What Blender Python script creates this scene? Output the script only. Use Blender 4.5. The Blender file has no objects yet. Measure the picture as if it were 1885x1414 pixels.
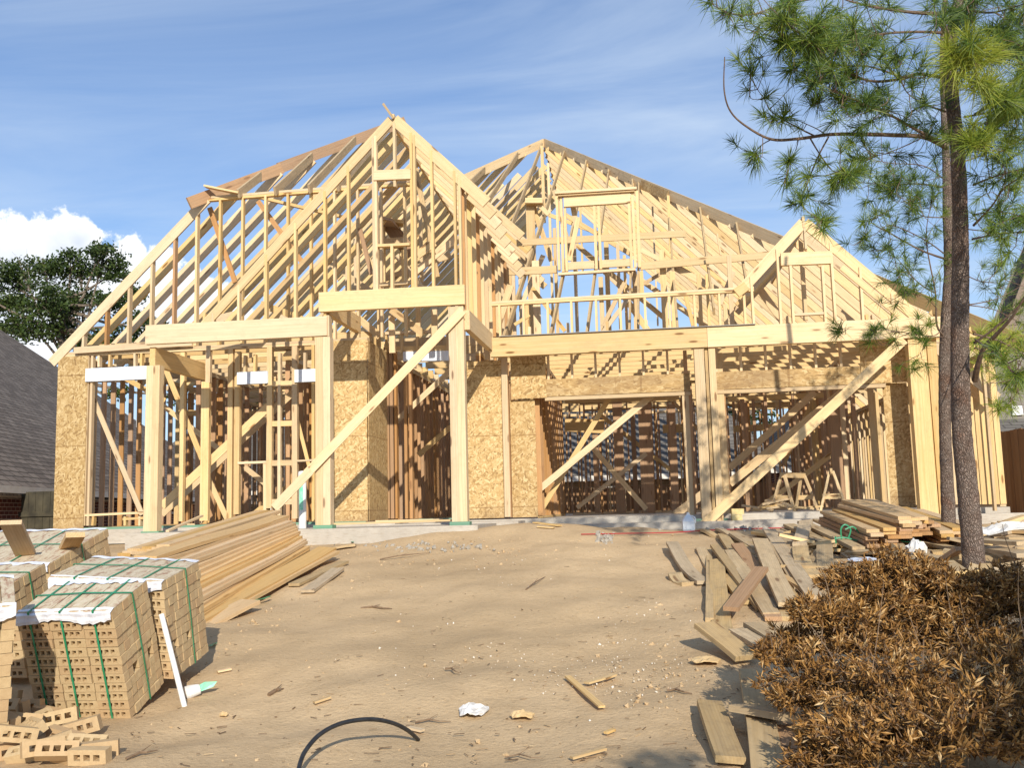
import bpy, bmesh, math, random
import numpy as np
from mathutils import Vector, Matrix
random.seed(7)
S = bpy.context.scene
C = S.collection
R = math.radians

# ------------------------------------------------------------------ camera
F, CX, CY, WPX, HPX = 1850.0, 942.5, 707.0, 1885.0, 1414.0
psi, pit, rho = R(7.3), R(7.18), 0.026
CAM = Vector((0, 0, 0.14))
_r0 = Vector((math.cos(psi), math.sin(psi), 0))
FW = Vector((-math.sin(psi)*math.cos(pit), math.cos(psi)*math.cos(pit), math.sin(pit)))
_u0 = _r0.cross(FW)
RT = _r0*math.cos(rho) - _u0*math.sin(rho)
UP = _u0*math.cos(rho) + _r0*math.sin(rho)
cam = bpy.data.cameras.new('camera'); co = bpy.data.objects.new('camera', cam); C.objects.link(co)
cam.sensor_fit = 'HORIZONTAL'; cam.sensor_width = 36; cam.lens = F/WPX*36
cam.clip_end = 5000; cam.clip_start = 0.05
M = Matrix((RT, UP, -FW)).transposed().to_4x4(); M.translation = CAM
co.matrix_world = M
S.camera = co

# ------------------------------------------------------------------ sun, sky, exposure
SUN_EL, SUN_AZ = R(25), R(-17)     # direction of travel, from +Y towards -X
sd = Vector((math.sin(SUN_AZ)*math.cos(SUN_EL), math.cos(SUN_AZ)*math.cos(SUN_EL), -math.sin(SUN_EL)))
sl = bpy.data.lights.new('sun', 'SUN'); so = bpy.data.objects.new('sun', sl); C.objects.link(so)
sl.energy = 5.0; sl.angle = R(0.5); sl.color = (1.0, 0.93, 0.80)
so.rotation_euler = sd.to_track_quat('-Z', 'Y').to_euler(); so.location = (5, -5, 20)
S.view_settings.view_transform = 'Standard'; S.view_settings.look = 'None'
S.view_settings.exposure = 0.10; S.view_settings.gamma = 1

class NB:
    """tiny node-tree builder"""
    def __init__(s, nt): s.nt = nt; s.l = nt.links
    def n(s, t, **k):
        o = s.nt.nodes.new(t)
        for a, b in k.items(): setattr(o, a, b)
        return o
    def ln(s, a, b): s.l.new(a, b)
    def math(s, op, a, b=None, c=None, clamp=False):
        o = s.n('ShaderNodeMath', operation=op); o.use_clamp = clamp
        for i, v in enumerate((a, b, c)):
            if v is None: continue
            if isinstance(v, (int, float)): o.inputs[i].default_value = v
            else: s.ln(v, o.inputs[i])
        return o.outputs[0]
    def mix(s, f, a, b, mode='MIX'):
        o = s.n('ShaderNodeMix', data_type='RGBA', blend_type=mode)
        for i, v in ((0, f), (6, a), (7, b)):
            if isinstance(v, (int, float)): o.inputs[i].default_value = v
            elif isinstance(v, (tuple, list)): o.inputs[i].default_value = (v[0], v[1], v[2], 1)
            else: s.ln(v, o.inputs[i])
        return o.outputs[2]
    def ramp(s, f, stops, interp='LINEAR'):
        o = s.n('ShaderNodeValToRGB'); o.color_ramp.interpolation = interp
        e = o.color_ramp.elements
        while len(e) < len(stops): e.new(0.5)
        for i, (p, c) in enumerate(stops):
            e[i].position = p; e[i].color = (c, c, c, 1) if isinstance(c, (int, float)) else (c[0], c[1], c[2], 1)
        s.ln(f, o.inputs[0]); return o.outputs[0]
    def noise(s, v, scale, detail=3, rough=.5, dist=0, out=0):
        o = s.n('ShaderNodeTexNoise'); o.inputs['Scale'].default_value = scale
        o.inputs['Detail'].default_value = detail; o.inputs['Roughness'].default_value = rough
        o.inputs['Distortion'].default_value = dist
        if v is not None: s.ln(v, o.inputs['Vector'])
        return o.outputs[out]
    def vor(s, v, scale, feature='F1', out='Distance', rnd=1):
        o = s.n('ShaderNodeTexVoronoi', feature=feature); o.inputs['Scale'].default_value = scale
        o.inputs['Randomness'].default_value = rnd
        s.ln(v, o.inputs['Vector']); return o.outputs[out]
    def mapv(s, v, scale=(1, 1, 1), loc=(0, 0, 0), rot=(0, 0, 0)):
        o = s.n('ShaderNodeMapping'); o.inputs['Scale'].default_value = scale
        o.inputs['Location'].default_value = loc; o.inputs['Rotation'].default_value = rot
        s.ln(v, o.inputs['Vector']); return o.outputs[0]
    def attr(s, name, out='Vector'):
        return s.n('ShaderNodeAttribute', attribute_name=name).outputs[out]

W = bpy.data.worlds.new('World'); S.world = W; W.use_nodes = True
nt = W.node_tree; nt.nodes.clear(); b = NB(nt)
sky = b.n('ShaderNodeTexSky', sky_type='NISHITA'); sky.sun_disc = False
sky.sun_elevation = R(32); sky.sun_rotation = math.atan2(-sd.x, -sd.y)
sky.air_density = 1.15; sky.dust_density = 0.45; sky.ozone_density = 3.0; sky.altitude = 0
tc = b.n('ShaderNodeTexCoord').outputs['Generated']
sep = b.n('ShaderNodeSeparateXYZ'); b.ln(tc, sep.inputs[0])
zc = b.math('MAXIMUM', sep.outputs[2], 0.04)
comb = b.n('ShaderNodeCombineXYZ')
b.ln(b.math('DIVIDE', sep.outputs[0], zc), comb.inputs[0]); b.ln(b.math('DIVIDE', sep.outputs[1], zc), comb.inputs[1])
cv = comb.outputs[0]
cirrus = b.noise(b.mapv(cv, (0.55, 1.3, 1), rot=(0, 0, .5)), 1.1, 7, .58, .5)
cm = b.math('MULTIPLY', b.ramp(cirrus, [(.34, 0), (.72, 1)]), .62)
lowf = b.ramp(sep.outputs[2], [(.02, .46), (.25, .22), (.5, .04)])
cm = b.math('MAXIMUM', cm, b.math('ADD', lowf, b.math('MULTIPLY', cm, .6)))
skyc = b.mix(1.0, sky.outputs[0], (0.87, 1.14, 1.46), 'MULTIPLY')
c1 = b.mix(cm, skyc, (7.4, 8.6, 10.0))
# cumulus bank low on the left
def pdir(px, py): return (FW + RT*((px-CX)/F) - UP*((py-CY)/F)).normalized()
nz = b.noise(tc, 16.0, 6, .6)
nz2 = b.noise(tc, 45.0, 5, .65)
mask = None
for (px, py, rad) in ((30, 500, .036), (115, 462, .034), (145, 448, .026), (190, 490, .026), (245, 466, .020), (285, 495, .028), (110, 510, .06), (230, 520, .05), (400, 600, .045), (-60, 500, .06), (20, 560, .07), (-300, 560, .10), (-520, 500, .1), (330, 580, .05)):
    d = pdir(px, py)
    vm = b.n('ShaderNodeVectorMath', operation='DISTANCE'); b.ln(tc, vm.inputs[0]); vm.inputs[1].default_value = d
    k = b.math('SUBTRACT', 1.0, b.math('DIVIDE', vm.outputs['Value'], rad))
    if px > 1000 or 400 < px: k = b.math('SUBTRACT', k, .25)
    mask = k if mask is None else b.math('MAXIMUM', mask, k)
mm = b.math('ADD', mask, b.math('MULTIPLY', b.math('SUBTRACT', nz, .5), 1.9))
mm = b.math('ADD', mm, b.math('MULTIPLY', b.math('SUBTRACT', nz2, .5), .9))
cl = b.ramp(mm, [(.02, 0), (.22, 1)], 'EASE')
ccol = b.ramp(b.math('ADD', b.math('MULTIPLY', nz2, .5), b.math('MULTIPLY', b.math('SUBTRACT', 1.2, mm), .5)), [(.2, (7.4, 8.2, 9.4)), (.75, (11.6, 11.8, 12.1))])
c2 = b.mix(cl, c1, ccol)
bg = b.n('ShaderNodeBackground'); b.ln(c2, bg.inputs[0]); bg.inputs[1].default_value = 0.095
wo = b.n('ShaderNodeOutputWorld'); b.ln(bg.outputs[0], wo.inputs[0])

# ------------------------------------------------------------------ materials
def mat(name, build, rough=.8, spec=.25):
    m = bpy.data.materials.new(name); m.use_nodes = True
    nt = m.node_tree; nt.nodes.clear(); b = NB(nt)
    p = b.n('ShaderNodeBsdfPrincipled'); o = b.n('ShaderNodeOutputMaterial'); b.ln(p.outputs[0], o.inputs[0])
    p.inputs['Roughness'].default_value = rough; p.inputs['Specular IOR Level'].default_value = spec
    build(b, p); return m
def setc(b, p, c):
    if isinstance(c, tuple): p.inputs['Base Color'].default_value = (*c, 1)
    else: b.ln(c, p.inputs['Base Color'])
def bump(b, p, h, strength=.4, dist=.01):
    o = b.n('ShaderNodeBump'); o.inputs['Strength'].default_value = strength; o.inputs['Distance'].default_value = dist
    b.ln(h, o.inputs['Height']); b.ln(o.outputs[0], p.inputs['Normal'])

def wood_builder(light, mid, dark, knots=1.0, weather=0.0):
    def f(b, p):
        g = b.attr('gc'); t = b.attr('tint', 'Fac')
        s0 = b.n('ShaderNodeSeparateXYZ'); b.ln(g, s0.inputs[0])
        wob = b.noise(b.mapv(g, (.9, 5, 5)), 1.0, 2)
        wob2 = b.noise(b.mapv(g, (.35, 2, 2), loc=(3, 7, 1)), 1.0, 2)
        y = b.math('ADD', s0.outputs[1], b.math('MULTIPLY', b.math('SUBTRACT', wob, .5), .05))
        z = b.math('ADD', s0.outputs[2], b.math('MULTIPLY', b.math('SUBTRACT', wob2, .5), .07))
        # pith sits outside the member; position differs per member through tint
        py = b.math('ADD', .05, b.math('MULTIPLY', t, .09)); pz = b.math('SUBTRACT', b.math('MULTIPLY', t, .13), .03)
        rr = b.math('SQRT', b.math('ADD', b.math('POWER', b.math('SUBTRACT', y, py), 2), b.math('POWER', b.math('SUBTRACT', z, pz), 2)))
        ring = b.math('FRACT', b.math('MULTIPLY', rr, 52))
        ring = b.ramp(ring, [(.0, .25), (.55, .1), (.85, 1), (1.0, .3)])
        fine = b.noise(b.mapv(g, (4, 160, 160)), 1.0, 3, .6)
        strk = b.ramp(b.noise(b.mapv(g, (.9, 34, 34)), 1.0, 3, .55), [(.38, 0), (.68, 1)])
        gg = b.math('ADD', b.math('MULTIPLY', ring, .42), b.math('ADD', b.math('MULTIPLY', fine, .18), b.math('MULTIPLY', strk, .34)), clamp=True)
        col = b.mix(gg, light, mid)
        # knots
        kv = b.mapv(g, (1.7, 7, 7))
        kd = b.vor(kv, 1.0)
        kn = b.ramp(kd, [(.04, 1), (.11, .85), (.16, 0)])
        halo = b.ramp(kd, [(.1, 1), (.3, 0)])
        col = b.mix(b.math('MULTIPLY', halo, .35*knots), col, mid)
        col = b.mix(b.math('MULTIPLY', kn, .85*knots), col, dark)
        # broad colour drift and per-member tone
        dr = b.noise(b.mapv(g, (.8, 3, 3)), 1.3, 3)
        col = b.mix(b.math('MULTIPLY', b.ramp(dr, [(.45, 0), (.75, 1)]), .30), col, mid)
        col = b.mix(b.math('MULTIPLY', t, .52), col, b.mix(gg, mid, dark))
        hv = b.n('ShaderNodeHueSaturation'); b.ln(col, hv.inputs['Color'])
        b.ln(b.math('ADD', .84, b.math('MULTIPLY', b.math('FRACT', b.math('MULTIPLY', t, 37.3)), .26)), hv.inputs['Value'])
        b.ln(b.math('ADD', .80, b.math('MULTIPLY', b.math('FRACT', b.math('MULTIPLY', t, 91.7)), .35)), hv.inputs['Saturation'])
        col = hv.outputs[0]
        if weather:
            wn = b.noise(b.mapv(g, (2.2, 14, 14), loc=(9, 3, 2)), 1.0, 5, .65)
            col = b.mix(b.math('MULTIPLY', b.ramp(wn, [(.38, 0), (.68, 1)]), weather), col, (.26, .20, .13))
            dn = b.noise(b.mapv(g, (7, 9, 9), loc=(1, 3, 2)), 1.0, 4, .7)
            col = b.mix(b.math('MULTIPLY', b.ramp(dn, [(.52, 0), (.7, 1)]), weather*.8), col, (.16, .11, .07))
        b.ln(col, p.inputs['Base Color'])
        bump(b, p, b.math('ADD', b.math('MULTIPLY', gg, .6), fine), .35, .003)
    return f
M_pine = mat('pine_lumber', wood_builder((.77, .585, .335), (.59, .385, .165), (.22, .11, .045), 1.25, .16), .72)
M_fir = mat('reddish_lumber', wood_builder((.56, .335, .165), (.38, .20, .085), (.18, .08, .03), 1.0, .2), .72)  # red-brown wood, darkened further to paint shade into the house interior
M_old = mat('weathered_lumber', wood_builder((.60, .45, .26), (.44, .30, .15), (.20, .11, .05), 1.3, .42), .8)
M_stack = mat('stacked_lumber', wood_builder((.70, .49, .25), (.57, .35, .14), (.27, .13, .045), .7, .12), .75)
M_treat = mat('treated_lumber', wood_builder((.22, .36, .25), (.12, .25, .17), (.06, .12, .08)), .8)
def osb(b, p):
    g = b.attr('gc')
    d = b.n('ShaderNodeTexNoise'); d.inputs['Scale'].default_value = 6; d.inputs['Detail'].default_value = 2
    b.ln(g, d.inputs['Vector'])
    vm = b.n('ShaderNodeVectorMath', operation='MULTIPLY_ADD'); b.ln(d.outputs['Color'], vm.inputs[0])
    vm.inputs[1].default_value = (.07, .07, .07); b.ln(g, vm.inputs[2])
    v = vm.outputs[0]
    cols = []
    for rot, sc, ss in ((.5, 9, 3.6), (-.6, 10, 4.0), (1.5, 10, 3.6)):
        mv = b.mapv(b.mapv(v, rot=(0, 0, rot)), (1, ss, 1))
        o = b.n('ShaderNodeTexVoronoi'); o.inputs['Scale'].default_value = sc; b.ln(mv, o.inputs['Vector'])
        s_ = b.n('ShaderNodeSeparateColor'); b.ln(o.outputs['Color'], s_.inputs[0]); cols.append(s_.outputs[0])
    pick = b.noise(g, 14, 2)
    a = b.mix(b.ramp(pick, [(.45, 0), (.5, 1)]), cols[0], cols[1]); a = b.mix(b.ramp(b.noise(g, 17, 2), [(.52, 0), (.56, 1)]), a, cols[2])
    col = b.ramp(a, [(.0, (.20, .105, .035)), (.22, (.40, .245, .09)), (.6, (.56, .38, .17)), (1., (.74, .57, .31))])
    f = b.noise(b.mapv(g, (60, 14, 60)), 1.0, 4, .7)
    col = b.mix(.35, col, b.ramp(f, [(.3, (.30, .18, .065)), (.7, (.66, .48, .24))]))
    # printed grid lines and sheet joints across the panel
    s0 = b.n('ShaderNodeSeparateXYZ'); b.ln(g, s0.inputs[0])
    fr = b.math('FRACT', b.math('DIVIDE', s0.outputs[1], 1.22))
    ln1 = b.ramp(fr, [(.0, 1), (.008, 1), (.012, 0)], 'CONSTANT')
    fr2 = b.math('FRACT', b.math('DIVIDE', b.math('ADD', s0.outputs[1], .21), .61))
    ln2 = b.ramp(fr2, [(.0, 1), (.008, 1), (.012, 0)], 'CONSTANT')
    col = b.mix(b.math('MULTIPLY', b.math('MAXIMUM', ln1, b.math('MULTIPLY', ln2, .5)), .5), col, (.2, .1, .03))
    hv = b.n('ShaderNodeHueSaturation'); b.ln(col, hv.inputs['Color'])
    b.ln(b.math('ADD', .82, b.math('MULTIPLY', b.attr('tint', 'Fac'), .26)), hv.inputs['Value']); col = hv.outputs[0]
    st_ = b.noise(b.mapv(g, (1, 1, 1), loc=(4, 2, 0)), 1.6, 4, .6)
    low2 = b.math('MULTIPLY', b.ramp(b.math('SUBTRACT', s0.outputs[1], 1.0), [(.03, 1), (.42, 0)]), b.ramp(st_, [(.35, .1), (.6, .7)]))
    col = b.mix(low2, col, (.26, .17, .09))
    b.ln(col, p.inputs['Base Color']); bump(b, p, a, .5, .004)
M_osb = mat('osb', osb, .7)
def plain(name, c, c2=None, scale=20, rough=.6, spec=.3, amt=1, bs=.2, trans=0):
    def f(b, p):
        v = b.n('ShaderNodeTexCoord').outputs['Object']
        n_ = b.noise(v, scale, 5, .6)
        c2_ = c2 or tuple(x*.8 for x in c)
        b.ln(b.mix(b.math('MULTIPLY', b.ramp(n_, [(.35, 0), (.7, 1)]), amt), c, c2_), p.inputs['Base Color'])
        bump(b, p, n_, bs, .01)
        if trans: p.inputs['Transmission Weight'].default_value = trans
    return mat(name, f, rough, spec)
def concrete(b, p):
    v = b.n('ShaderNodeTexCoord').outputs['Object']
    n1 = b.noise(v, 2.5, 6, .65); n2 = b.noise(b.mapv(v, (1, 1, 6)), 9, 4, .6); n3 = b.noise(v, 60, 3)
    c = b.mix(b.ramp(n1, [(.3, 0), (.7, 1)]), (.50, .45, .38), (.36, .32, .27))
    c = b.mix(b.math('MULTIPLY', b.ramp(n2, [(.5, 0), (.66, 1)]), .5), c, (.27, .21, .15))
    c = b.mix(b.math('MULTIPLY', n3, .3), c, (.58, .54, .48))
    b.ln(c, p.inputs['Base Color']); bump(b, p, n3, .3, .006)
M_conc = mat('concrete', concrete, .9, .1)
M_white = plain('white_plastic', (.80, .80, .79), (.66, .66, .64), 8, .4, .4)
M_wrap = plain('white_wrap', (.78, .78, .80), (.55, .55, .60), 14, .55, .3)
M_hdrw = plain('white_coated_board', (.74, .80, .88), (.62, .68, .78), 6, .55, .3, bs=.05)
M_green = plain('green_strap', (.02, .19, .075), (.03, .28, .14), 10, .35, .5)
M_black = plain('black_plastic', (.012, .012, .014), (.03, .03, .03), 20, .4, .5)
M_red = plain('red_line', (.42, .03, .04), None, 20, .6)
M_tealpaint = plain('green_paint', (.16, .62, .38), (.45, .75, .6), 10, .5)
M_jug = plain('milky_plastic', (.72, .75, .78), (.62, .66, .70), 6, .3, .5)
M_box = plain('yellowish_board', (.62, .47, .20), (.70, .58, .30), 20, .8)
M_paper = plain('dull_paper', (.55, .58, .66), (.42, .45, .52), 20, .7)
M_rag = plain('white_rag', (.74, .73, .72), (.55, .50, .43), 12, .8)
M_tan = plain('dry_cardboard', (.62, .45, .24), (.48, .32, .15), 14, .85)
M_twig = plain('dead_twig', (.16, .10, .06), (.26, .18, .11), 30, .9)
M_fascia = plain('white_fascia', (.72, .68, .62), (.62, .58, .52), 6, .6)
M_sidg = plain('grey_siding', (.34, .31, .27), (.29, .265, .235), 3, .8)
M_darkw = plain('blackened_wood', (.045, .04, .03), (.10, .085, .055), 4, .9, .1)
M_dark = plain('dark_opening', (.02, .02, .022), None, 3, .3, .5)
M_glass = plain('window_glass', (.03, .035, .04), (.05, .06, .07), 2, .08, .8, bs=.02)
def brickunit(b, p):
    g = b.attr('gc'); t = b.attr('tint', 'Fac')
    n = b.noise(g, 30, 5, .65); n2 = b.noise(g, 140, 2)
    c = b.mix(b.ramp(n, [(.3, 0), (.7, 1)]), (.56, .42, .235), (.44, .31, .165))
    c = b.mix(b.math('MULTIPLY', b.math('POWER', t, 2), .7), c, (.41, .25, .13))
    c = b.mix(b.math('MULTIPLY', n2, .25), c, (.62, .47, .29))
    b.ln(c, p.inputs['Base Color']); bump(b, p, n2, .5, .004)
M_brick = mat('tan_brick', brickunit, .92, .1)
def bricktop(b, p):
    g = b.attr('gc'); n = b.noise(b.mapv(g, (1, 1, 1)), 13, 6, .7, .4); n2 = b.noise(g, 35, 4, .7)
    c = b.mix(b.ramp(n2, [(.3, 0), (.7, 1)]), (.47, .38, .25), (.60, .52, .39))
    c = b.mix(b.ramp(n, [(.50, 0), (.62, .8)]), c, (.29, .14, .09))
    c = b.mix(b.math('MULTIPLY', b.ramp(n, [(.3, 1), (.42, 0)]), .6), c, (.68, .60, .52))
    b.ln(c, p.inputs['Base Color']); bump(b, p, n2, .5, .004)
M_bricktop = mat('stained_brick_tops', bricktop, .9, .15)
def shingle(c1, c2, c3, w=.30, h=.14):
    def f(b, p):
        g = b.attr('gc')
        o = b.n('ShaderNodeTexBrick'); o.offset = .5
        o.inputs['Scale'].default_value = 1; o.inputs['Brick Width'].default_value = w; o.inputs['Row Height'].default_value = h
        o.inputs['Mortar Size'].default_value = .018; o.inputs['Mortar Smooth'].default_value = .2
        o.inputs['Color1'].default_value = (*c1, 1); o.inputs['Color2'].default_value = (*c2, 1); o.inputs['Mortar'].default_value = (*c3, 1)
        nn = b.n('ShaderNodeTexNoise'); nn.inputs['Scale'].default_value = 5; b.ln(g, nn.inputs['Vector'])
        vm = b.n('ShaderNodeVectorMath', operation='MULTIPLY_ADD'); b.ln(nn.outputs['Color'], vm.inputs[0]); vm.inputs[1].default_value = (.05, .03, 0); b.ln(g, vm.inputs[2])
        b.ln(vm.outputs[0], o.inputs['Vector'])
        gr = b.noise(g, 60, 4, .7); br = b.noise(g, 1.2, 3)
        c = b.mix(.18, o.outputs['Color'], b.ramp(gr, [(.3, c3), (.7, c1)]))
        c = b.mix(b.math('MULTIPLY', b.ramp(br, [(.35, 0), (.7, 1)]), .3), c, c2)
        b.ln(c, p.inputs['Base Color']); bump(b, p, b.math('SUBTRACT', 1, o.outputs['Fac']), .6, .02)
    return f
M_roofL = mat('brown_grey_shingles', shingle((.25, .205, .17), (.13, .105, .088), (.035, .028, .022), .42, .19), .92, .1)
M_roofB = mat('grey_shingles', shingle((.19, .175, .16), (.125, .115, .105), (.06, .055, .05), .35, .2), .92, .1)
def brickwall(c1, c2, mo):
    def f(b, p):
        g = b.attr('gc')
        o = b.n('ShaderNodeTexBrick'); o.offset = .5
        o.inputs['Scale'].default_value = 1; o.inputs['Brick Width'].default_value = .205; o.inputs['Row Height'].default_value = .076
        o.inputs['Mortar Size'].default_value = .006; o.inputs['Mortar Smooth'].default_value = .1
        o.inputs['Color1'].default_value = (*c1, 1); o.inputs['Color2'].default_value = (*c2, 1); o.inputs['Mortar'].default_value = (*mo, 1)
        b.ln(g, o.inputs['Vector'])
        c = b.mix(.2, o.outputs['Color'], b.ramp(b.noise(g, 40, 4), [(.3, c2), (.7, c1)]))
        b.ln(c, p.inputs['Base Color']); bump(b, p, b.math('SUBTRACT', 1, o.outputs['Fac']), .5, .01)
    return f
M_bwL = mat('dark_brown_brickwork', brickwall((.20, .07, .05), (.12, .045, .04), (.62, .54, .46)), .9, .1)
M_bwB = mat('tan_brickwork', brickwall((.40, .28, .18), (.30, .20, .13), (.5, .42, .34)), .9, .1)
def fencem(b, p):
    g = b.attr('gc'); s0 = b.n('ShaderNodeSeparateXYZ'); b.ln(g, s0.inputs[0])
    fr = b.math('FRACT', b.math('DIVIDE', s0.outputs[0], .14)); 
    idn = b.n('ShaderNodeTexWhiteNoise', noise_dimensions='1D'); b.ln(b.math('FLOOR', b.math('DIVIDE', s0.outputs[0], .14)), idn.inputs['W'])
    n = b.noise(b.mapv(g, (40, 2.0, 40)), 1.0, 4, .6)
    c = b.mix(n, (.30, .165, .08), (.19, .10, .05)); c = b.mix(b.math('MULTIPLY', idn.outputs[0], .5), c, (.36, .22, .12))
    b.ln(c, p.inputs['Base Color']); bump(b, p, n, .4, .006)
M_fence = mat('cedar_fence', fencem, .85, .1)
def bark(b, p):
    v = b.attr('gc'); n = b.noise(v, 12, 5, .6)
    vo = b.n('ShaderNodeTexVoronoi', feature='DISTANCE_TO_EDGE'); vo.inputs['Scale'].default_value = 1
    vm = b.n('ShaderNodeVectorMath', operation='MULTIPLY_ADD'); 
    nn = b.n('ShaderNodeTexNoise'); nn.inputs['Scale'].default_value = 9; nn.inputs['Detail'].default_value = 3; b.ln(v, nn.inputs['Vector']); b.ln(nn.outputs['Color'], vm.inputs[0]); vm.inputs[1].default_value = (.09, .09, .16); b.ln(v, vm.inputs[2])
    b.ln(b.mapv(vm.outputs[0], (64, 64, 24)), vo.inputs['Vector'])
    cr = b.math('ADD', b.math('MULTIPLY', b.ramp(vo.outputs['Distance'], [(.0, .15), (.2, .8), (.4, 1)]), .55), b.math('MULTIPLY', b.noise(b.mapv(v, (1, 1, .4)), 38, 4, .7), .5), clamp=True)
    c = b.mix(b.ramp(n, [(.35, 0), (.65, 1)]), (.26, .19, .155), (.36, .29, .245))
    c = b.mix(b.ramp(b.noise(v, 5, 3), [(.55, 0), (.7, .6)]), c, (.24, .12, .075))
    c = b.mix(cr, (.07, .045, .033), c)
    b.ln(c, p.inputs['Base Color']); bump(b, p, b.math('ADD', cr, b.math('MULTIPLY', n, .5)), .9, .03)
M_bark = mat('pine_bark', bark, .95, .08)
def leafm(name, cols, rough=.5, tr=.35):
    m = bpy.data.materials.new(name); m.use_nodes = True; nt = m.node_tree; nt.nodes.clear(); b = NB(nt)
    t = b.attr('tint', 'Fac')
    c = b.ramp(t, [(i/(len(cols)-1), c_) for i, c_ in enumerate(cols)])
    p = b.n('ShaderNodeBsdfPrincipled'); p.inputs['Roughness'].default_value = rough; p.inputs['Specular IOR Level'].default_value = .3
    b.ln(c, p.inputs['Base Color'])
    tl = b.n('ShaderNodeBsdfTranslucent'); b.ln(c, tl.inputs[0])
    mx = b.n('ShaderNodeMixShader'); mx.inputs[0].default_value = tr; b.ln(p.outputs[0], mx.inputs[1]); b.ln(tl.outputs[0], mx.inputs[2])
    o = b.n('ShaderNodeOutputMaterial'); b.ln(mx.outputs[0], o.inputs[0]); return m
M_needle = leafm('pine_needles', [(.025, .055, .020), (.075, .135, .022), (.20, .26, .028), (.36, .38, .05)], .45, .35)  # yellow end of the ramp paints sunlight into the needle colour
M_oak = leafm('oak_leaves', [(.025, .045, .012), (.05, .08, .018), (.085, .12, .028)], .45, .25)
M_dead = leafm('dead_leaves', [(.055, .026, .010), (.21, .100, .028), (.44, .235, .068), (.70, .49, .24)], .5, .12)
def ground(b, p):
    v = b.n('ShaderNodeTexCoord').outputs['Object']
    n1 = b.noise(v, .45, 5, .6); n2 = b.noise(v, 3.5, 6, .65); n3 = b.noise(v, 28, 5, .7); n4 = b.noise(v, 150, 3, .6)
    c = b.mix(b.ramp(n1, [(.35, 0), (.65, 1)]), (.585, .42, .245), (.46, .325, .185))
    c = b.mix(b.math('MULTIPLY', b.ramp(n2, [(.46, 0), (.70, 1)]), .42), c, (.40, .275, .15))
    c = b.mix(b.math('MULTIPLY', b.ramp(n3, [(.54, 0), (.74, 1)]), .5), c, (.31, .21, .115))
    c = b.mix(b.math('MULTIPLY', b.ramp(n4, [(.3, 1), (.5, 0)]), .30), c, (.70, .56, .38))
    b.ln(c, p.inputs['Base Color'])
    h = b.math('ADD', b.math('MULTIPLY', n3, .6), b.math('ADD', b.math('MULTIPLY', n4, .25), b.math('MULTIPLY', n2, 1.2)))
    bump(b, p, h, .55, .03)
M_ground = mat('sandy_dirt', ground, .95, .05)
def mudslab(b, p):
    v = b.n('ShaderNodeTexCoord').outputs['Object']; n3 = b.noise(v, 20, 4, .7)
    b.ln(b.mix(n3, (.30, .27, .23), (.42, .37, .30)), p.inputs['Base Color']); bump(b, p, n3, .6, .02)
M_rubble = mat('grey_rubble', mudslab, .95, .05)

# ------------------------------------------------------------------ pixel -> place helpers
def ray(px, py): return FW + RT*((px-CX)/F) - UP*((py-CY)/F)
def P(px, py, X=None, Y=None, Z=None):
    d = ray(px, py)
    if Y is not None: t = (Y-CAM.y)/d.y
    elif X is not None: t = (X-CAM.x)/d.x
    else: t = (Z-CAM.z)/d.z
    return CAM + d*t
def D(px, py, zc): return CAM + ray(px, py)*zc
def prj(p):
    d = Vector(p)-CAM; z = d.dot(FW); return (CX+F*d.dot(RT)/z, CY-F*d.dot(UP)/z, z)
def sm(a, b_, x):
    t = min(1, max(0, (x-a)/(b_-a))); return t*t*(3-2*t)
YP = [-20, 3.5, 5.5, 6.5, 7.3, 9, 11, 12.6, 14, 17, 60]
ZP = [-1.4, -1.27, -1.22, -1.17, -1.06, -.85, -.6, -.40, -.27, -.25, -.3]
def vn(x, y):
    return (math.sin(x*1.7+y*.9+1)*math.sin(y*1.3-x*.6)+.6*math.sin(x*3.1-y*2.3+2)*math.sin(x*1.1+y*3.7)+.35*math.sin(x*6.3+y*1.2)*math.sin(y*5.7-x*2.2+1))
def gz(x, y):
    z = float(np.interp(y, YP, ZP))
    z += .028*vn(x, y)
    z += .22*math.exp(-(((x+1.75)/1.25)**2+((y-14.4)/.85)**2))
    z += .06*math.exp(-(((x-.6)/1.8)**2+((y-14.6)/.8)**2))
    z -= 1.55*sm(-10.6, -11.6, x)*sm(12, 14, y)
    z += .25*sm(2.0, 3.2, x)*sm(6, 8, y)*(1-sm(9.5, 12, y))
    return z
def G(px, py, dz=0.0):
    d = ray(px, py); t = 2.0; last = t
    while t < 80:
        q = CAM+d*t
        if q.z < gz(q.x, q.y)+dz: break
        last = t; t *= 1.01
    lo, hi = last, t
    for _ in range(20):
        m_ = (lo+hi)/2; q = CAM+d*m_
        if q.z < gz(q.x, q.y)+dz: hi = m_
        else: lo = m_
    return CAM+d*hi

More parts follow.
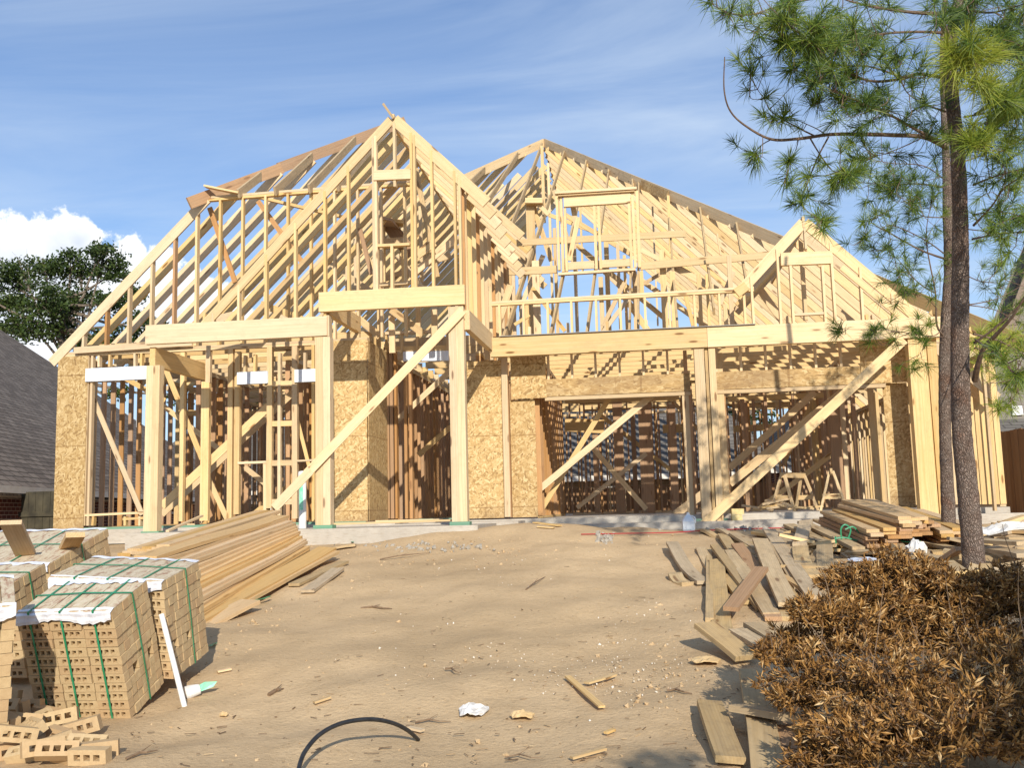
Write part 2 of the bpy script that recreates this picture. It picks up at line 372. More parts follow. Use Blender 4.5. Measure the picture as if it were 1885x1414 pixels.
# ------------------------------------------------------------------ mesh builder
class MB:
    def __init__(s): s.v = []; s.f = []; s.g = []; s.t = []; s.m = []; s.sm = False
    def add(s, vs, fs, gs=None, t=None, mi=0):
        k = len(s.v); s.v += [tuple(v) for v in vs]; s.f += [tuple(i+k for i in f) for f in fs]
        if gs is None: gs = vs
        s.g += [tuple(g) for g in gs]
        s.t += ([t]*len(vs) if not isinstance(t, list) else t) if t is not None else [random.random()]*len(vs)
        s.m += [mi]*len(fs)
    def bar(s, p, q, w, d, up=(0, 0, 1), t=None, taper=1.0, jit=.0012, cut0=0, cut1=0, mi=0, bow=0):
        """box from p to q; w measured across (axis x up), d along the up side"""
        p = Vector(p); q = Vector(q); a = q-p; L = a.length
        if L < 1e-4: return
        a /= L; u = Vector(up); sd_ = a.cross(u)
        if sd_.length < 1e-4: sd_ = a.cross(Vector((1, 0, 0)))
        sd_.normalize(); u = sd_.cross(a)
        if jit:
            o = sd_*random.uniform(-jit, jit)+u*random.uniform(-jit, jit); p = p+o; q = q+o
            w *= 1+random.uniform(-.012, .012); d *= 1+random.uniform(-.012, .012)
        off = Vector((random.uniform(0, 60), random.uniform(-.02, .02), random.uniform(-.02, .02)))
        tt = random.random() if t is None else t
        n = 1 if not bow else 6
        vs = []; gs = []
        for i in range(n+1):
            e = i/n; c = p+a*(L*e)+sd_*(bow*math.sin(math.pi*e)) + u*(bow*.5*math.sin(2*math.pi*e))
            k = 1+(taper-1)*e
            for sx, sy in ((-1, -1), (1, -1), (1, 1), (-1, 1)):
                ex = (cut0*sy if i == 0 else 0)+(cut1*sy if i == n else 0)
                vs.append(c+sd_*(sx*w/2*k)+u*(sy*d/2*k)+a*ex)
                gs.append(Vector((L*e, sx*w/2, sy*d/2))+off)
        fs = [(3, 2, 1, 0), (4*n, 4*n+1, 4*n+2, 4*n+3)]
        for i in range(n):
            b0 = 4*i
            for j in range(4):
                fs.append((b0+j, b0+(j+1) % 4, b0+4+(j+1) % 4, b0+4+j))
        s.add(vs, fs, gs, tt, mi)
    def box(s, x0, x1, y0, y1, z0, z1, t=None, gsc=None, mi=0):
        vs = [(x, y, z) for z in (z0, z1) for x, y in ((x0, y0), (x1, y0), (x1, y1), (x0, y1))]
        fs = [(3, 2, 1, 0), (4, 5, 6, 7), (0, 1, 5, 4), (1, 2, 6, 5), (2, 3, 7, 6), (3, 0, 4, 7)]
        s.add(vs, fs, vs if gsc is None else [gsc(v) for v in vs], t, mi)
    def tube(s, pts, rads, n=8, t=None, caps=True, mi=0, gseed=0, rough=0):
        pts = [Vector(p) for p in pts]; vs = []; gs = []; L = 0
        pu = Vector((0, .3, 1))
        for i, p in enumerate(pts):
            a = (pts[min(i+1, len(pts)-1)]-pts[max(i-1, 0)])
            if a.length < 1e-6: a = Vector((0, 0, 1))
            a.normalize()
            if i: L += (p-pts[i-1]).length
            x = a.cross(pu)
            if x.length < .05: x = a.cross(Vector((1, 0, 0)))
            x.normalize(); y = x.cross(a)
            for j in range(n):
                an = 2*math.pi*j/n; rr = rads[i]*(1+(random.uniform(-rough, rough) if rough else 0))
                o = x*math.cos(an)*rr+y*math.sin(an)*rr
                vs.append(p+o); gs.append((o.x+gseed, o.y, L))
        fs = []
        for i in range(len(pts)-1):
            for j in range(n):
                fs.append((i*n+j, i*n+(j+1) % n, (i+1)*n+(j+1) % n, (i+1)*n+j))
        if caps:
            fs.append(tuple(reversed(range(n)))); fs.append(tuple(range((len(pts)-1)*n, len(pts)*n)))
        s.add(vs, fs, gs, t, mi)
    def obj(s, name, mats, parent=None, origin=None, smooth=False):
        o_ = Vector(origin) if origin is not None else Vector((0, 0, 0))
        me = bpy.data.meshes.new(name)
        v = np.array(s.v, dtype=np.float32).reshape(-1, 3)-np.array(o_, dtype=np.float32)
        me.from_pydata(v.tolist(), [], s.f)
        if not isinstance(mats, (list, tuple)): mats = [mats]
        for m in mats: me.materials.append(m)
        if len(mats) > 1: me.polygons.foreach_set('material_index', s.m)
        a = me.attributes.new('gc', 'FLOAT_VECTOR', 'POINT'); a.data.foreach_set('vector', np.array(s.g, dtype=np.float32).ravel())
        a = me.attributes.new('tint', 'FLOAT', 'POINT'); a.data.foreach_set('value', np.array(s.t, dtype=np.float32))
        if smooth: me.polygons.foreach_set('use_smooth', [True]*len(me.polygons))
        me.update()
        o = bpy.data.objects.new(name, me); C.objects.link(o); o.location = o_
        if parent is not None:
            o.parent = parent; o.location = o_-parent.location
            o.rotation_euler = (0, 0, 0)
        return o
def thing(name, label, cat, loc=(0, 0, 0), group=None):
    o = bpy.data.objects.new(name, None); C.objects.link(o); o.location = loc; o.empty_display_size = .2
    o['label'] = label; o['category'] = cat
    if group: o['group'] = group
    return o
def tag(o, label, cat, group=None, kind=None):
    if label: o['label'] = label
    if cat: o['category'] = cat
    if group: o['group'] = group
    if kind: o['kind'] = kind
    return o
def struct(o): o['kind'] = 'structure'; return o

# ================================================================== GROUND
def axis(segs):
    out = []
    for a, b_, st in segs:
        n = max(1, int(round((b_-a)/st))); out += [a+(b_-a)*i/n for i in range(n)]
    return out+[segs[-1][1]]
gx = axis([(-400, -60, 60), (-60, -14, 4), (-14, -7, .5), (-7, 5, .085), (5, 12, .4), (12, 60, 5), (60, 400, 60)])
gy = axis([(-40, 2, 5), (2, 4, .4), (4, 9, .07), (9, 16, .12), (16, 30, 1.0), (30, 60, 6), (60, 900, 120)])
rs = np.random.RandomState(3)
XX, YY = np.meshgrid(gx, gy)
ZZ = np.vectorize(gz)(XX, YY)
near = ((YY > 3) & (YY < 16) & (XX > -7.5) & (XX < 6)).astype(float)
def smooth_noise(res, amp, seed):
    r_ = np.random.RandomState(seed); g_ = r_.rand(400, 400)-.5
    u = (XX+30)/res; v = (YY+30)/res; i = np.floor(u).astype(int); j = np.floor(v).astype(int); fu = u-i; fv = v-j
    fu = fu*fu*(3-2*fu); fv = fv*fv*(3-2*fv); i %= 399; j %= 399
    return amp*((g_[i, j]*(1-fu)+g_[i+1, j]*fu)*(1-fv)+(g_[i, j+1]*(1-fu)+g_[i+1, j+1]*fu)*fv)
ZZ += near*(smooth_noise(.9, .03, 1)+smooth_noise(.37, .016, 2)+smooth_noise(.16, .010, 4)+rs.randn(*XX.shape)*.0016)
# slab area: keep the soil below the concrete
under = (XX > -9.9) & (XX < 5.7) & (YY > 16.3) & (YY < 30); ZZ[under] = np.minimum(ZZ[under], -.3)
mb = MB(); nxx = len(gx)
vs = np.stack([XX, YY, ZZ], -1).reshape(-1, 3).tolist()
fs = [(j*nxx+i, j*nxx+i+1, (j+1)*nxx+i+1, (j+1)*nxx+i) for j in range(len(gy)-1) for i in range(nxx-1)]
mb.add(vs, fs, None, .5)
struct(mb.obj('ground', M_ground, smooth=True))

# ================================================================== THE HOUSE UNDER CONSTRUCTION
house = thing('house_frame', 'unfinished wooden house frame of bare studs and rafters standing on a concrete slab', 'house')
HM = {}
def hadd(name, mb_, m, size, pos, label=None): HM.setdefault(name, []).append((mb_, m, size, pos, label))
def hb(name, p, q, w, d, up=(0, 1, 0), m=None, t=None, label=None, **k):
    p = Vector(p); q = Vector(q); mb_ = MB()
    if m is None: m = M_pine
    if t is None: t = random.random()**1.5*.8
    mb_.bar(p, q, w, d, up, t, **k)
    c = (p+q)/2; z = max(2, prj(c)[2])
    hadd(name, mb_, m, (q-p).length*max(w, d)/z/z, c, label)
def hpb(name, a, b_, w, Y, d=.038, **k):
    """bar in the plane Y between two measured points"""
    hb(name, P(*a, Y=Y), P(*b_, Y=Y), w, d, (0, 1, 0), **k)
def stud(X, Y, z0, z1, w=.038, d=.089, name='stud', **k):
    hb(name, (X+random.uniform(-.004, .004), Y, z0), (X+random.uniform(-.006, .006), Y+random.uniform(-.004, .004), z1), w, d, (0, 1, 0), **k)
def pstud(px, y0, y1, Y, w=.038, d=.089, name='stud', **k):
    """stud centred on a measured column px, foot at row y1, head at row y0"""
    a = P(px, (y0+y1)/2, Y=Y); za = P(px, y1, Y=Y).z; zb = P(px, y0, Y=Y).z
    stud(a.x, Y, za, zb, w, d, name, **k)
def panel(name, x0, x1, z0, z1, Y, th=.012, axisx=True, label=None):
    mb_ = MB(); off = random.uniform(0, 30)
    tn = random.random()
    if axisx: mb_.box(x0, x1, Y, Y+th, z0, z1, tn, lambda v: (v[0]+off, v[2]+1.03, v[1]))
    else: mb_.box(Y, Y+th, x0, x1, z0, z1, tn, lambda v: (v[1]+off, v[2]+1.03, v[0]))
    hadd(name, mb_, M_osb, 9, Vector((0, 0, 0)), label)
def ppanel(name, px0, px1, z0, z1, Y, th=.012): panel(name, P(px0, 800, Y=Y).x, P(px1, 800, Y=Y).x, z0, z1, Y, th)

# slabs
mb = MB()
mb.box(-9.93, -4.0, 15.95, 30, -.24, 0, .5); mb.box(-4.0, 5.72, 16.9, 30, -.42, -.004, .5)
mb.box(-7.62, -2.35, 14.12, 15.95, -.30, -.052, .5); mb.box(-4.0, -2.0, 15.95, 16.9, -.30, -.03, .5)
mb.box(-2.0, 5.0, 16.30, 16.9, -.42, -.11, .5); mb.box(-9.7, -4.0, 16.5, 29, -1.9, -.24, .5); mb.box(5.0, 6.3, 16.6, 16.9, -.42, -.10, .5)
fo = mb.obj('foundation_slab', M_conc, house)

F_Y = 14.4
# --- left wing front wall, plane 16
YW = 16.05
def zleft(x): return 2.95+.985*(x+10.0)
ppanel('sheathing_panel', 103, 158, 0.02, 2.97, 15.985)
hb('sill_plate', (-9.85, YW, .02), (-4.5, YW, .02), .038, .10, m=M_treat)
hb('top_plate', (-9.9, YW, 2.99), (-4.45, YW, 2.99), .038, .089)
hb('top_plate', (-9.9, YW, 3.03), (-4.45, YW, 3.03), .038, .089)
hb('fascia_board', (-9.6, 15.93, 3.06), (-7.47, 15.93, 3.10), .11, .03, t=.6)
def whdr(x0, y0, x1, y1, Y=15.98):
    a = P(x0, y1, Y=Y); c = P(x1, y0, Y=Y); mb_ = MB(); zb, zt = P(x0, y1, Y=Y).z, P(x0, y0, Y=Y).z
    mb_.box(a.x, c.x, Y-.02, Y+.06, zb, zt, .5); hadd('header', mb_, M_hdrw, 5, a, 'white coated window header')
whdr(158, 679, 272, 703); whdr(437, 686, 493, 708); whdr(543, 681, 583, 704)
for px in (161, 168): pstud(px, 654, 968, YW)
for px in (184, 203, 250, 262): pstud(px, 650, 676, YW, name='cripple_stud')
hb('window_sill_framing', P(155, 949, Y=YW), P(266, 944, Y=YW), .038, .089)
hb('window_sill_framing', P(228, 956, Y=YW), P(266, 954, Y=YW), .038, .089)
for px in (173, 232, 259): pstud(px, 951, 968, YW, name='cripple_stud')
for px, a, c, w in ((336, 649, 960, .075), (378, 703, 959, .14), (384, 645, 705, .08), (425, 643, 957, .085), (438, 648, 947, .09), (497, 636, 936, .09), (489, 853, 960, .05), (544, 638, 955, .09), (578, 636, 960, .05), (515, 650, 955, .05), (452, 655, 690, .04), (470, 653, 688, .04), (562, 650, 684, .04)):
    pstud(px, a, c, YW, w, .089)
for a, c in ((775, 786), (848, 858), (920, 929), (703, 711)): hpb('blocking', (500, (a+c)/2), (541, (a+c)/2-1), .09, YW, .06)
hpb('window_sill_framing', (440, 853), (492, 851), .04, YW, .12); hpb('window_sill_framing', (548, 849), (583, 847), .03, YW, .12)
for a, c, w, Y in (((298, 932), (495, 748), .14, 16.18), ((298, 947), (540, 722), .12, 16.9), ((304, 677), (372, 845), .09, 16.3), ((383, 880), (418, 955), .09, 16.3),
                  ((300, 747), (420, 840), .09, 17.6), ((160, 706), (262, 948), .085, 16.25), ((232, 697), (304, 738), .09, 17.2), ((450, 860), (500, 900), .09, 16.6), ((548, 775), (572, 870), .06, 16.5), ((470, 945), (580, 855), .1, 17.4), ((436, 800), (585, 690), .1, 18.2)):
    hpb('brace', a, c, w, Y, .02)
# wall above, up to the rake
x = -9.48; k = 0
while x < -3.6:
    top = min(zleft(x)-.02, 5.62)
    if x > -4.9 or True: stud(x, YW, 3.05, top, .038, .11 if x < -7.3 else .089, m=M_fir if (k % 3 == 1 and x < -7.3) else M_pine, t=.1+.3*random.random())
    x += .406; k += 1
hb('top_plate', (-7.33, YW, 5.60), (-3.7, YW, 5.64), .04, .089); hb('top_plate', (-7.2, YW, 5.645), (-3.7, YW, 5.685), .04, .089)
hpb('brace', (378, 343), (441, 356), .03, 15.9, .14, t=.05)
hpb('brace', (386, 382), (433, 520), .085, 16.3, .035, m=M_fir, t=.75); hpb('brace', (475, 370), (556, 482), .085, 16.5, .035, m=M_fir, t=.4)
hpb('brace', (472, 362), (642, 402), .05, 16.8, .09, t=.5)
# left slope rafters and hip of the wing
HA = Vector((-7.27, 16.0, 5.66)); HD = Vector((.70, 1, .70))
def hipx(y): return -7.27+.70*(y-16.0)
k = 0; y = 16.0
while y < 33:
    if y < 19.7: xt = hipx(y)
    elif y < 25.4: xt = -4.7
    elif y < 28.5: xt = -2.5-(28.5-y)*.714
    else: xt = -2.5
    x0 = -10.05
    hb('rafter', (x0, y, zleft(x0)-.03), (xt, y, zleft(xt)-.03), .17, .038, (0, 1, 0), t=None if y > 16.1 else .12)
    if 19.7 <= y < 25.4: hb('rafter', (-4.7, y, zleft(-4.7)-.03), (-2.3, y, zleft(-4.7)-2.4*.985), .17, .038, (0, 1, 0))
    y += .61; k += 1
e = HA+HD*3.75
hb('hip_rafter', HA-HD*.28, HA+HD*1.25, .04, .20, (0, 0, 1), m=M_fir, t=.45); hb('hip_rafter', HA+HD*1.2+Vector((0, 0, .02)), e, .04, .20, (0, 0, 1), m=M_fir, t=.35)
hb('ridge_board', (-4.7, 19.7, 8.2), (-4.7, 25.6, 8.2), .038, .19, (0, 0, 1))
# short front-slope jack rafters of the wing (8 in 12)
for X in (-6.65, -6.0, -5.4, -4.9):
    yh = 16+(X+7.27)/.70; zh = 5.66+.70*(yh-16)
    hb('jack_rafter', (X, 15.86, 5.62), (X, yh, zh), .038, .15, (0, 0, 1), m=M_old, t=.2)
# --- portico and front gable, plane 14.4
def post(X0, X1, Y0, z0, z1, n=3, dY=.15, treat=True):
    w = (X1-X0)/n
    mb_ = MB()
    for i in range(n): mb_.bar((X0+w*(i+.5), Y0, z0), (X0+w*(i+.5), Y0, z1), w-.003, dY+.004*(i % 2), (0, 1, 0), t=.1+.35*random.random(), jit=.002)
    hadd('post', mb_, M_pine, 9, Vector(((X0+X1)/2, Y0, 1)))
    if treat: hb('sill_plate', (X0-.03, Y0, z0-.03), (X1+.03, Y0, z0-.03), .06, dY+.02, m=M_treat)
post(-7.46, -7.24, 14.42, -.03, 2.48, 2); post(-4.79, -4.56, 14.42, -.0, 2.79, 2, .17); post(-2.76, -2.53, 14.42, .0, 3.15, 2, .17)
stud(-4.60, 14.42, 2.8, 3.12, .05, .15)
hb('beam', (-7.47, 14.36, 2.955), (-4.60, 14.36, 2.955), .30, .09, t=.12); hb('beam', (-4.72, 14.34, 3.315), (-2.50, 14.34, 3.315), .298, .09, t=.05)
hb('beam', (-7.40, 14.42, 2.63), (-7.40, 16.2, 2.63), .09, .29, (0, 0, 1), t=.5); hb('beam', (-4.63, 14.42, 3.28), (-4.63, 16.1, 3.28), .09, .27, (0, 0, 1), t=.4)
hb('beam', (-2.50, 14.42, 2.955), (-2.47, 16.50, 2.955), .09, .295, (0, 0, 1), t=.2)
hb('beam', (-7.4, 14.42, 2.63), (-6.7, 14.42, 2.63), .29, .01, t=.6) if False else None
hpb('brace', (852, 571), (565, 872), .135, 14.28, .022, t=.08); hpb('brace', (572, 866), (505, 936), .135, 14.26, .022, t=.1)
AP = P(724, 214, Y=F_Y); gs = .99
def gz_l(x): return AP.z-1.02*(AP.x-x)
def gz_r(x): return AP.z-.99*(x-AP.x)
for px, zb in ((395, 3.10), (441, 3.10), (492, 3.10), (545, 3.10), (599, 3.10), (642, 3.46), (690, 3.46), (694, 3.46), (760, 3.46), (765, 3.46), (797, 3.46), (839, 3.46), (848, 3.46)):
    X = P(px, 450, Y=F_Y).x; zt = (gz_l(X) if X < AP.x else gz_r(X))-.02
    stud(X, F_Y, zb, zt, .038, .09, t=random.random()*.3)
X = P(727, 300, Y=F_Y).x; stud(X, F_Y, 5.05, AP.z-.12, .038, .09); X = P(722, 480, Y=F_Y).x; stud(X, F_Y, 3.46, 4.15, .04, .09)
hpb('header', (689, 324), (757, 321), .155, F_Y-.02, .09, t=.1); hpb('window_sill_framing', (696, 453), (755, 450), .04, F_Y, .09)
hpb('blocking', (700, 525), (770, 519), .05, F_Y+.8, .09)
xl = -6.55
for k in range(6):
    y = F_Y-.02+.61*k
    t = .15 if k == 0 else None
    if k < 5: hb('rafter', (xl if k < 3 else -6.2, y, gz_l(xl if k < 3 else -6.2)-.06), (AP.x-.02, y, AP.z-.06), .14, .038, t=.55 if k == 0 else None)
    if False: hb('rafter', (AP.x-1.3, y-.04, gz_l(AP.x-1.3)-.06), (AP.x-.35, y-.04, gz_l(AP.x-.35)-.06), .17, .036, t=.1)
for k in range(9):
    y = F_Y-.02+.62*k; xr = AP.x+1.42-.008*k
    hb('rafter', (AP.x+.02, y, AP.z-.06), (xr, y, gz_r(xr)-.06), .17, .038, t=.1*random.random()+.05)
    if k: hb('rafter', (AP.x+.9, y-.05, gz_r(AP.x+.9)-.07), (xr+.02, y-.05, gz_r(xr+.02)-.07), .17, .038, t=.1*random.random()+.05)
hb('ridge_board', (AP.x, F_Y-.03, AP.z-.07), (AP.x, 19.7, AP.z-.07), .038, .20, (0, 0, 1))
hb('ridge_board', (AP.x+.02, F_Y-.05, AP.z-.06), (AP.x-.13, F_Y-.09, AP.z+.17), .035, .09, (0, 1, 0), m=M_old, t=.3)
# tall side wall under the gable's right slope
y = 14.50; k = 0
while y < 20.2:
    stud(-2.56, y, 3.11 if y < 16.6 else 2.7, gz_r(-2.56)-.10, .092, .038, t=random.random()*.3, m=M_pine if k % 4 else M_fir)
    y += .406 if y > 14.7 else .22; k += 1
hb('top_plate', (-2.56, 14.45, gz_r(-2.56)-.12), (-2.56, 20.2, gz_r(-2.56)-.12), .09, .04, (0, 0, 1))
hpb('brace', (800, 446), (768, 470), .13, 15.3, .03); hpb('brace', (765, 500), (838, 440), .11, 15.5, .03, t=.1)
hpb('brace', (765, 310), (805, 510), .08, 15.6, .035, m=M_old, t=.4); hpb('brace', (662, 420), (684, 505), .07, 15.8, .035, m=M_fir, t=.7)
# entrance walls
ppanel('sheathing_panel', 613, 676, 0.03, 3.02, 16.0); panel('sheathing_panel', 15.99, 17.2, 0.03, 3.0, -4.445, .012, False)
hb('top_plate', (-4.9, 16.06, 3.04), (-4.45, 16.06, 3.04), .038, .089, t=.6); 
ppanel('sheathing_panel', 861, 926, .02, 2.72, 17.0)
hb('sill_plate', (-4.4, 16.3, .02), (-3.3, 16.3, .02), .03, .14, m=M_pine, t=.1); hb('sill_plate', (-3.9, 17.3, .02), (-3.0, 17.3, .02), .038, .09, m=M_treat)
hb('header', P(743, 657, Y=17.3), P(832, 655, Y=17.3), .17, .09, label='white coated entrance header', m=M_hdrw)
for px, w in ((713, .09), (722, .06), (748, .05), (757, .05), (730, .04)): pstud(px, 640, 955, 17.35, w, .1, m=M_fir)
for px in (712, 740, 768, 796, 824): pstud(px, 612, 650, 17.3, name='cripple_stud')
hpb('top_plate', (710, 614), (832, 609), .05, 17.28, .09); hpb('top_plate', (710, 643), (840, 640), .09, 17.32, .04)
hpb('brace', (717, 787), (832, 680), .10, 17.7, .03, t=.1); hpb('brace', (770, 838), (830, 786), .1, 18.6, .03, t=.5)
# --- garage front: beam plane 16.55, sheathed wall plane 17.1
hb('beam', (-2.46, 16.52, 2.865), (1.12, 16.52, 2.865), .325, .13, t=.03); hb('beam', (1.125, 16.522, 2.865), (4.86, 16.522, 2.865), .325, .13, t=.08); hb('top_plate', (4.87, 16.53, 2.66), (5.68, 16.53, 2.60), .04, .09); hb('top_plate', (4.87, 16.54, 2.71), (5.68, 16.54, 2.65), .04, .09)
stud(5.05, 16.6, -.06, 2.63, .038, .09); stud(5.40, 16.62, -.06, 2.6, .038, .09)
mb_ = MB(); mb_.box(-2.3, 1.9, 16.42, 16.62, 3.035, 3.047, .5); hadd('flashing_strip', mb_, M_sidg, 2, Vector((0, 16.5, 3)))
post(.90, 1.06, 16.60, -.12, 2.70, 1, .2, False); stud(1.10, 16.62, -.12, 2.70, .05, .16, m=M_old, t=.5); post(1.13, 1.24, 16.60, -.12, 2.70, 1, .2, False)
hb('sill_plate', (.7, 16.6, -.09), (1.3, 16.6, -.09), .04, .16, m=M_treat)
post(4.26, 4.53, 16.60, -.12, 2.70, 1, .2); post(4.57, 4.72, 16.66, -.12, 2.70, 1, .15, False)
hpb('brace', (1664, 625), (1293, 969), .150, 16.38, .024, t=.05)
z0h, z1h = 2.04, 2.36
for a, c in ((-1.62, .84), (1.28, 4.0)):
    mb_ = MB(); mb_.box(a, c, 17.04, 17.14, z0h+.02, z1h, .5, lambda v: (v[1], v[0]*.5, v[2]*2)); hadd('header', mb_, M_osb, 7, Vector((a, 17, 2)), 'thick strand-board garage door header')
    hb('header', (a, 17.09, z0h-.02), (c, 17.09, z0h-.02), .06, .12, t=.7)
x = -1.55
while x < 4.0:
    if not .84 < x < 1.25: stud(x, 17.09, z1h, 2.83, name='cripple_stud', t=.1)
    x += .406
hb('top_plate', (-2.4, 17.1, 2.86), (5.6, 17.1, 2.86), .04, .09); hb('top_plate', (-2.4, 17.1, 2.905), (5.6, 17.1, 2.905), .04, .09)
ppanel('sheathing_panel', 940, 986, .02, 2.03, 17.1); panel('sheathing_panel', P(940, 690, Y=17.02).x, P(1005, 690, Y=17.02).x, 2.04, 2.80, 17.02)
ppanel('sheathing_panel', 1631, 1676, .02, 2.06, 17.1); panel('sheathing_panel', 3.62, P(1668, 660, Y=17.02).x, 2.06, 2.80, 17.02)
pstud(932, 655, 952, 17.0, .1, .1, m=M_pine); pstud(938, 700, 953, 17.05, .03, .15, m=M_fir, t=.9)
pstud(1262, 646, 722, 17.09, .06, .09, m=M_fir); pstud(1267, 722, 958, 17.09, .11, .09); pstud(1274, 722, 958, 17.14, .05, .09, m=M_fir)
pstud(1330, 650, 958, 17.09, .12, .09); pstud(1338, 720, 955, 17.14, .06, .09, m=M_fir); pstud(1318, 650, 958, 17.1, .04, .09)
pstud(1620, 722, 930, 17.1, .05, .09); pstud(1610, 715, 935, 18.2, .1, .05)
for a, c, w, Y, t_ in (((988, 905), (1205, 724), .11, 17.35, .1), ((989, 951), (1125, 727), .09, 17.7, .5), ((1085, 818), (1190, 938), .1, 20.2, .8), ((1343, 862), (1500, 722), .13, 19.5, .8), ((1343, 890), (1552, 722), .16, 19.0, .8),
                      ((1240, 950), (1300, 905), .16, 20.0, .7), ((1380, 950), (1560, 815), .1, 20.5, .4), ((1062, 935), (1190, 835), .09, 21.0, .6), ((1100, 760), (1240, 870), .09, 22.4, .5), ((1230, 730), (1320, 830), .09, 23.0, .3), ((1500, 730), (1440, 860), .09, 23.5, .5)):
    hpb('brace', a, c, w, Y, .03, t=t_)
# knee wall over the garage beam
x = -2.30
while x < 1.95:
    stud(x, 16.6, 3.05, 3.60, name='cripple_stud', t=.05); x += .406
hb('top_plate', (-2.44, 16.6, 3.61), (1.92, 16.6, 3.63), .036, .09, t=.05); hb('top_plate', (-2.44, 16.6, 3.65), (1.92, 16.6, 3.67), .036, .09, t=.1)
# right front gable, plane 16.6
A2 = P(1478, 404, Y=16.6)
def z2l(x): return A2.z-1.02*(A2.x-x)
def z2r(x): return A2.z-1.0*(x-A2.x)
for k in range(6):
    y = 16.58+.55*k
    hb('rafter', (A2.x-(1.08 if k == 0 else .9), y, z2l(A2.x-(1.08 if k == 0 else .9))-.06), (A2.x, y, A2.z-.06), .17, .04, t=.08 if k == 0 else None)
    hb('rafter', (A2.x+.02, y, A2.z-.06), (5.75 if k else 4.75, y, z2r(5.75 if k else 4.75)-.06), .17, .04, t=.05 if k == 0 else None)
hb('rafter', (A2.x+.55, 16.54, z2r(A2.x+.55)-.30), (4.4, 16.54, z2r(4.4)-.30), .10, .03, t=.05)
hb('ridge_board', (A2.x, 16.55, A2.z-.05), (A2.x, 20.8, A2.z-.05), .038, .19, (0, 0, 1))
hb('blocking', (A2.x-1.15, 16.5, z2l(A2.x-1.1)-.08), (A2.x-.98, 16.5, z2l(A2.x-.98)-.08), .16, .06)
for px in (1384, 1434, 1457, 1516, 1534, 1585, 1640):
    X = P(px, 540, Y=16.6).x
    if px in (1457, 1516): zt = P(px, 490, Y=16.6).z
    else: zt = (z2l(X) if X < A2.x else z2r(X))-.02
    stud(X, 16.6, 3.03, zt, .038, .12, t=.08)
X = P(1482, 440, Y=16.6).x; stud(X, 16.6, 4.27, A2.z-.15, .038, .09)
hpb('header', (1437, 478), (1531, 474), .21, 16.58, .09, t=.08); hpb('window_sill_framing', (1462, 580), (1519, 577), .04, 16.6, .09)
# main roof: 8 in 12 in front, 12 in 12 at the sides; P is the peak
PK = Vector((-2.52, 28.6, 10.95)); CR = Vector((5.72, 16.15, 2.56)); CL = Vector((-10.05, 17.9, 2.95))
def rhx(y): return CR.x+(PK.x-CR.x)*(y-CR.y)/(PK.y-CR.y)
def front(y): return 2.73+.672*(y-16.45)
hv = PK-CR
hb('hip_rafter', CR-hv*.02, CR+hv*.33, .045, .24, (0, 0, 1), m=M_old, t=.25)
hb('hip_rafter', CR+hv*.325+Vector((0, 0, .01)), CR+hv*.70, .045, .24, (0, 0, 1), t=.35); hb('hip_rafter', CR+hv*.695, PK, .045, .24, (0, 0, 1), m=M_old, t=.1)
mb_ = MB(); a_ = CR+hv*.66+Vector((-.06, -.06, -.02)); b__ = CR+hv*.585+Vector((-.06, -.06, -.02))
mb_.bar(a_, b__, .02, .22, (0, 0, 1), .9); hadd('blocking', mb_, M_osb, 3, a_)
y = 16.75
while y < 33:
    xt = rhx(y) if y < PK.y else PK.x
    z = CR.z+1.02*(CR.x-xt)-.06
    xe = 5.95 if y > 19.5 else 5.8
    hb('rafter', (xe, y, CR.z-1.02*(xe-CR.x)-.06), (xt, y, z), .19, .038, t=random.random()*.3)
    y += .61
lh = Vector((-2.05, -2.85, -1.98))
hb('hip_rafter', PK+lh*1.9, PK, .045, .24, (0, 0, 1), t=.2)
for y in (27.9, 27.3, 26.7, 26.1, 25.5, 24.9, 24.3, 23.7):
    s_ = (PK.y-y)/2.85; q = PK+lh*s_
    if s_ < 1.9: hb('rafter', (-7.5, y, q.z-.985*(q.x+7.5)-.05), (q.x, y, q.z-.05), .17, .038, t=.4)
hb('ridge_board', PK, (PK.x, 34, PK.z), .04, .22, (0, 0, 1))
for X, dy in ((-1.86, 0), (-1.2, 0), (-.58, 0), (.03, 0), (.18, .0), (.84, 0), (1.52, 0), (2.2, 0)):
    yh = CR.y+(CR.x-X)/(CR.x-PK.x)*(PK.y-CR.y); yb = 16.5 if X < 1.0 else (17.6 if X < 1.6 else 18.4)
    Xb = X-.30 if X < 0 else X-.18
    if X < -1.7: yb = 16.7; Xb = -2.30
    hb('jack_rafter', (Xb, yb, front(yb)), (X, yh, front(yh)), .038, .14, (0, 0, 1), m=M_old, t=.15)
hb('jack_rafter', P(936, 432, Y=21.8), PK-Vector((.05, .1, .1)), .038, .14, (0, 0, 1), m=M_old, t=.3)
for tp, bt, Yb in (((947, 281), (898, 372), 23.5), ((884, 305), (868, 335), 25.0)):
    s_ = (PK.x-(-3.2 if tp[0] == 947 else -4.0))/2.05; q = PK+lh*s_
    hb('jack_rafter', P(*bt, Y=Yb), q, .038, .15, (0, 0, 1), m=M_old, t=.3)
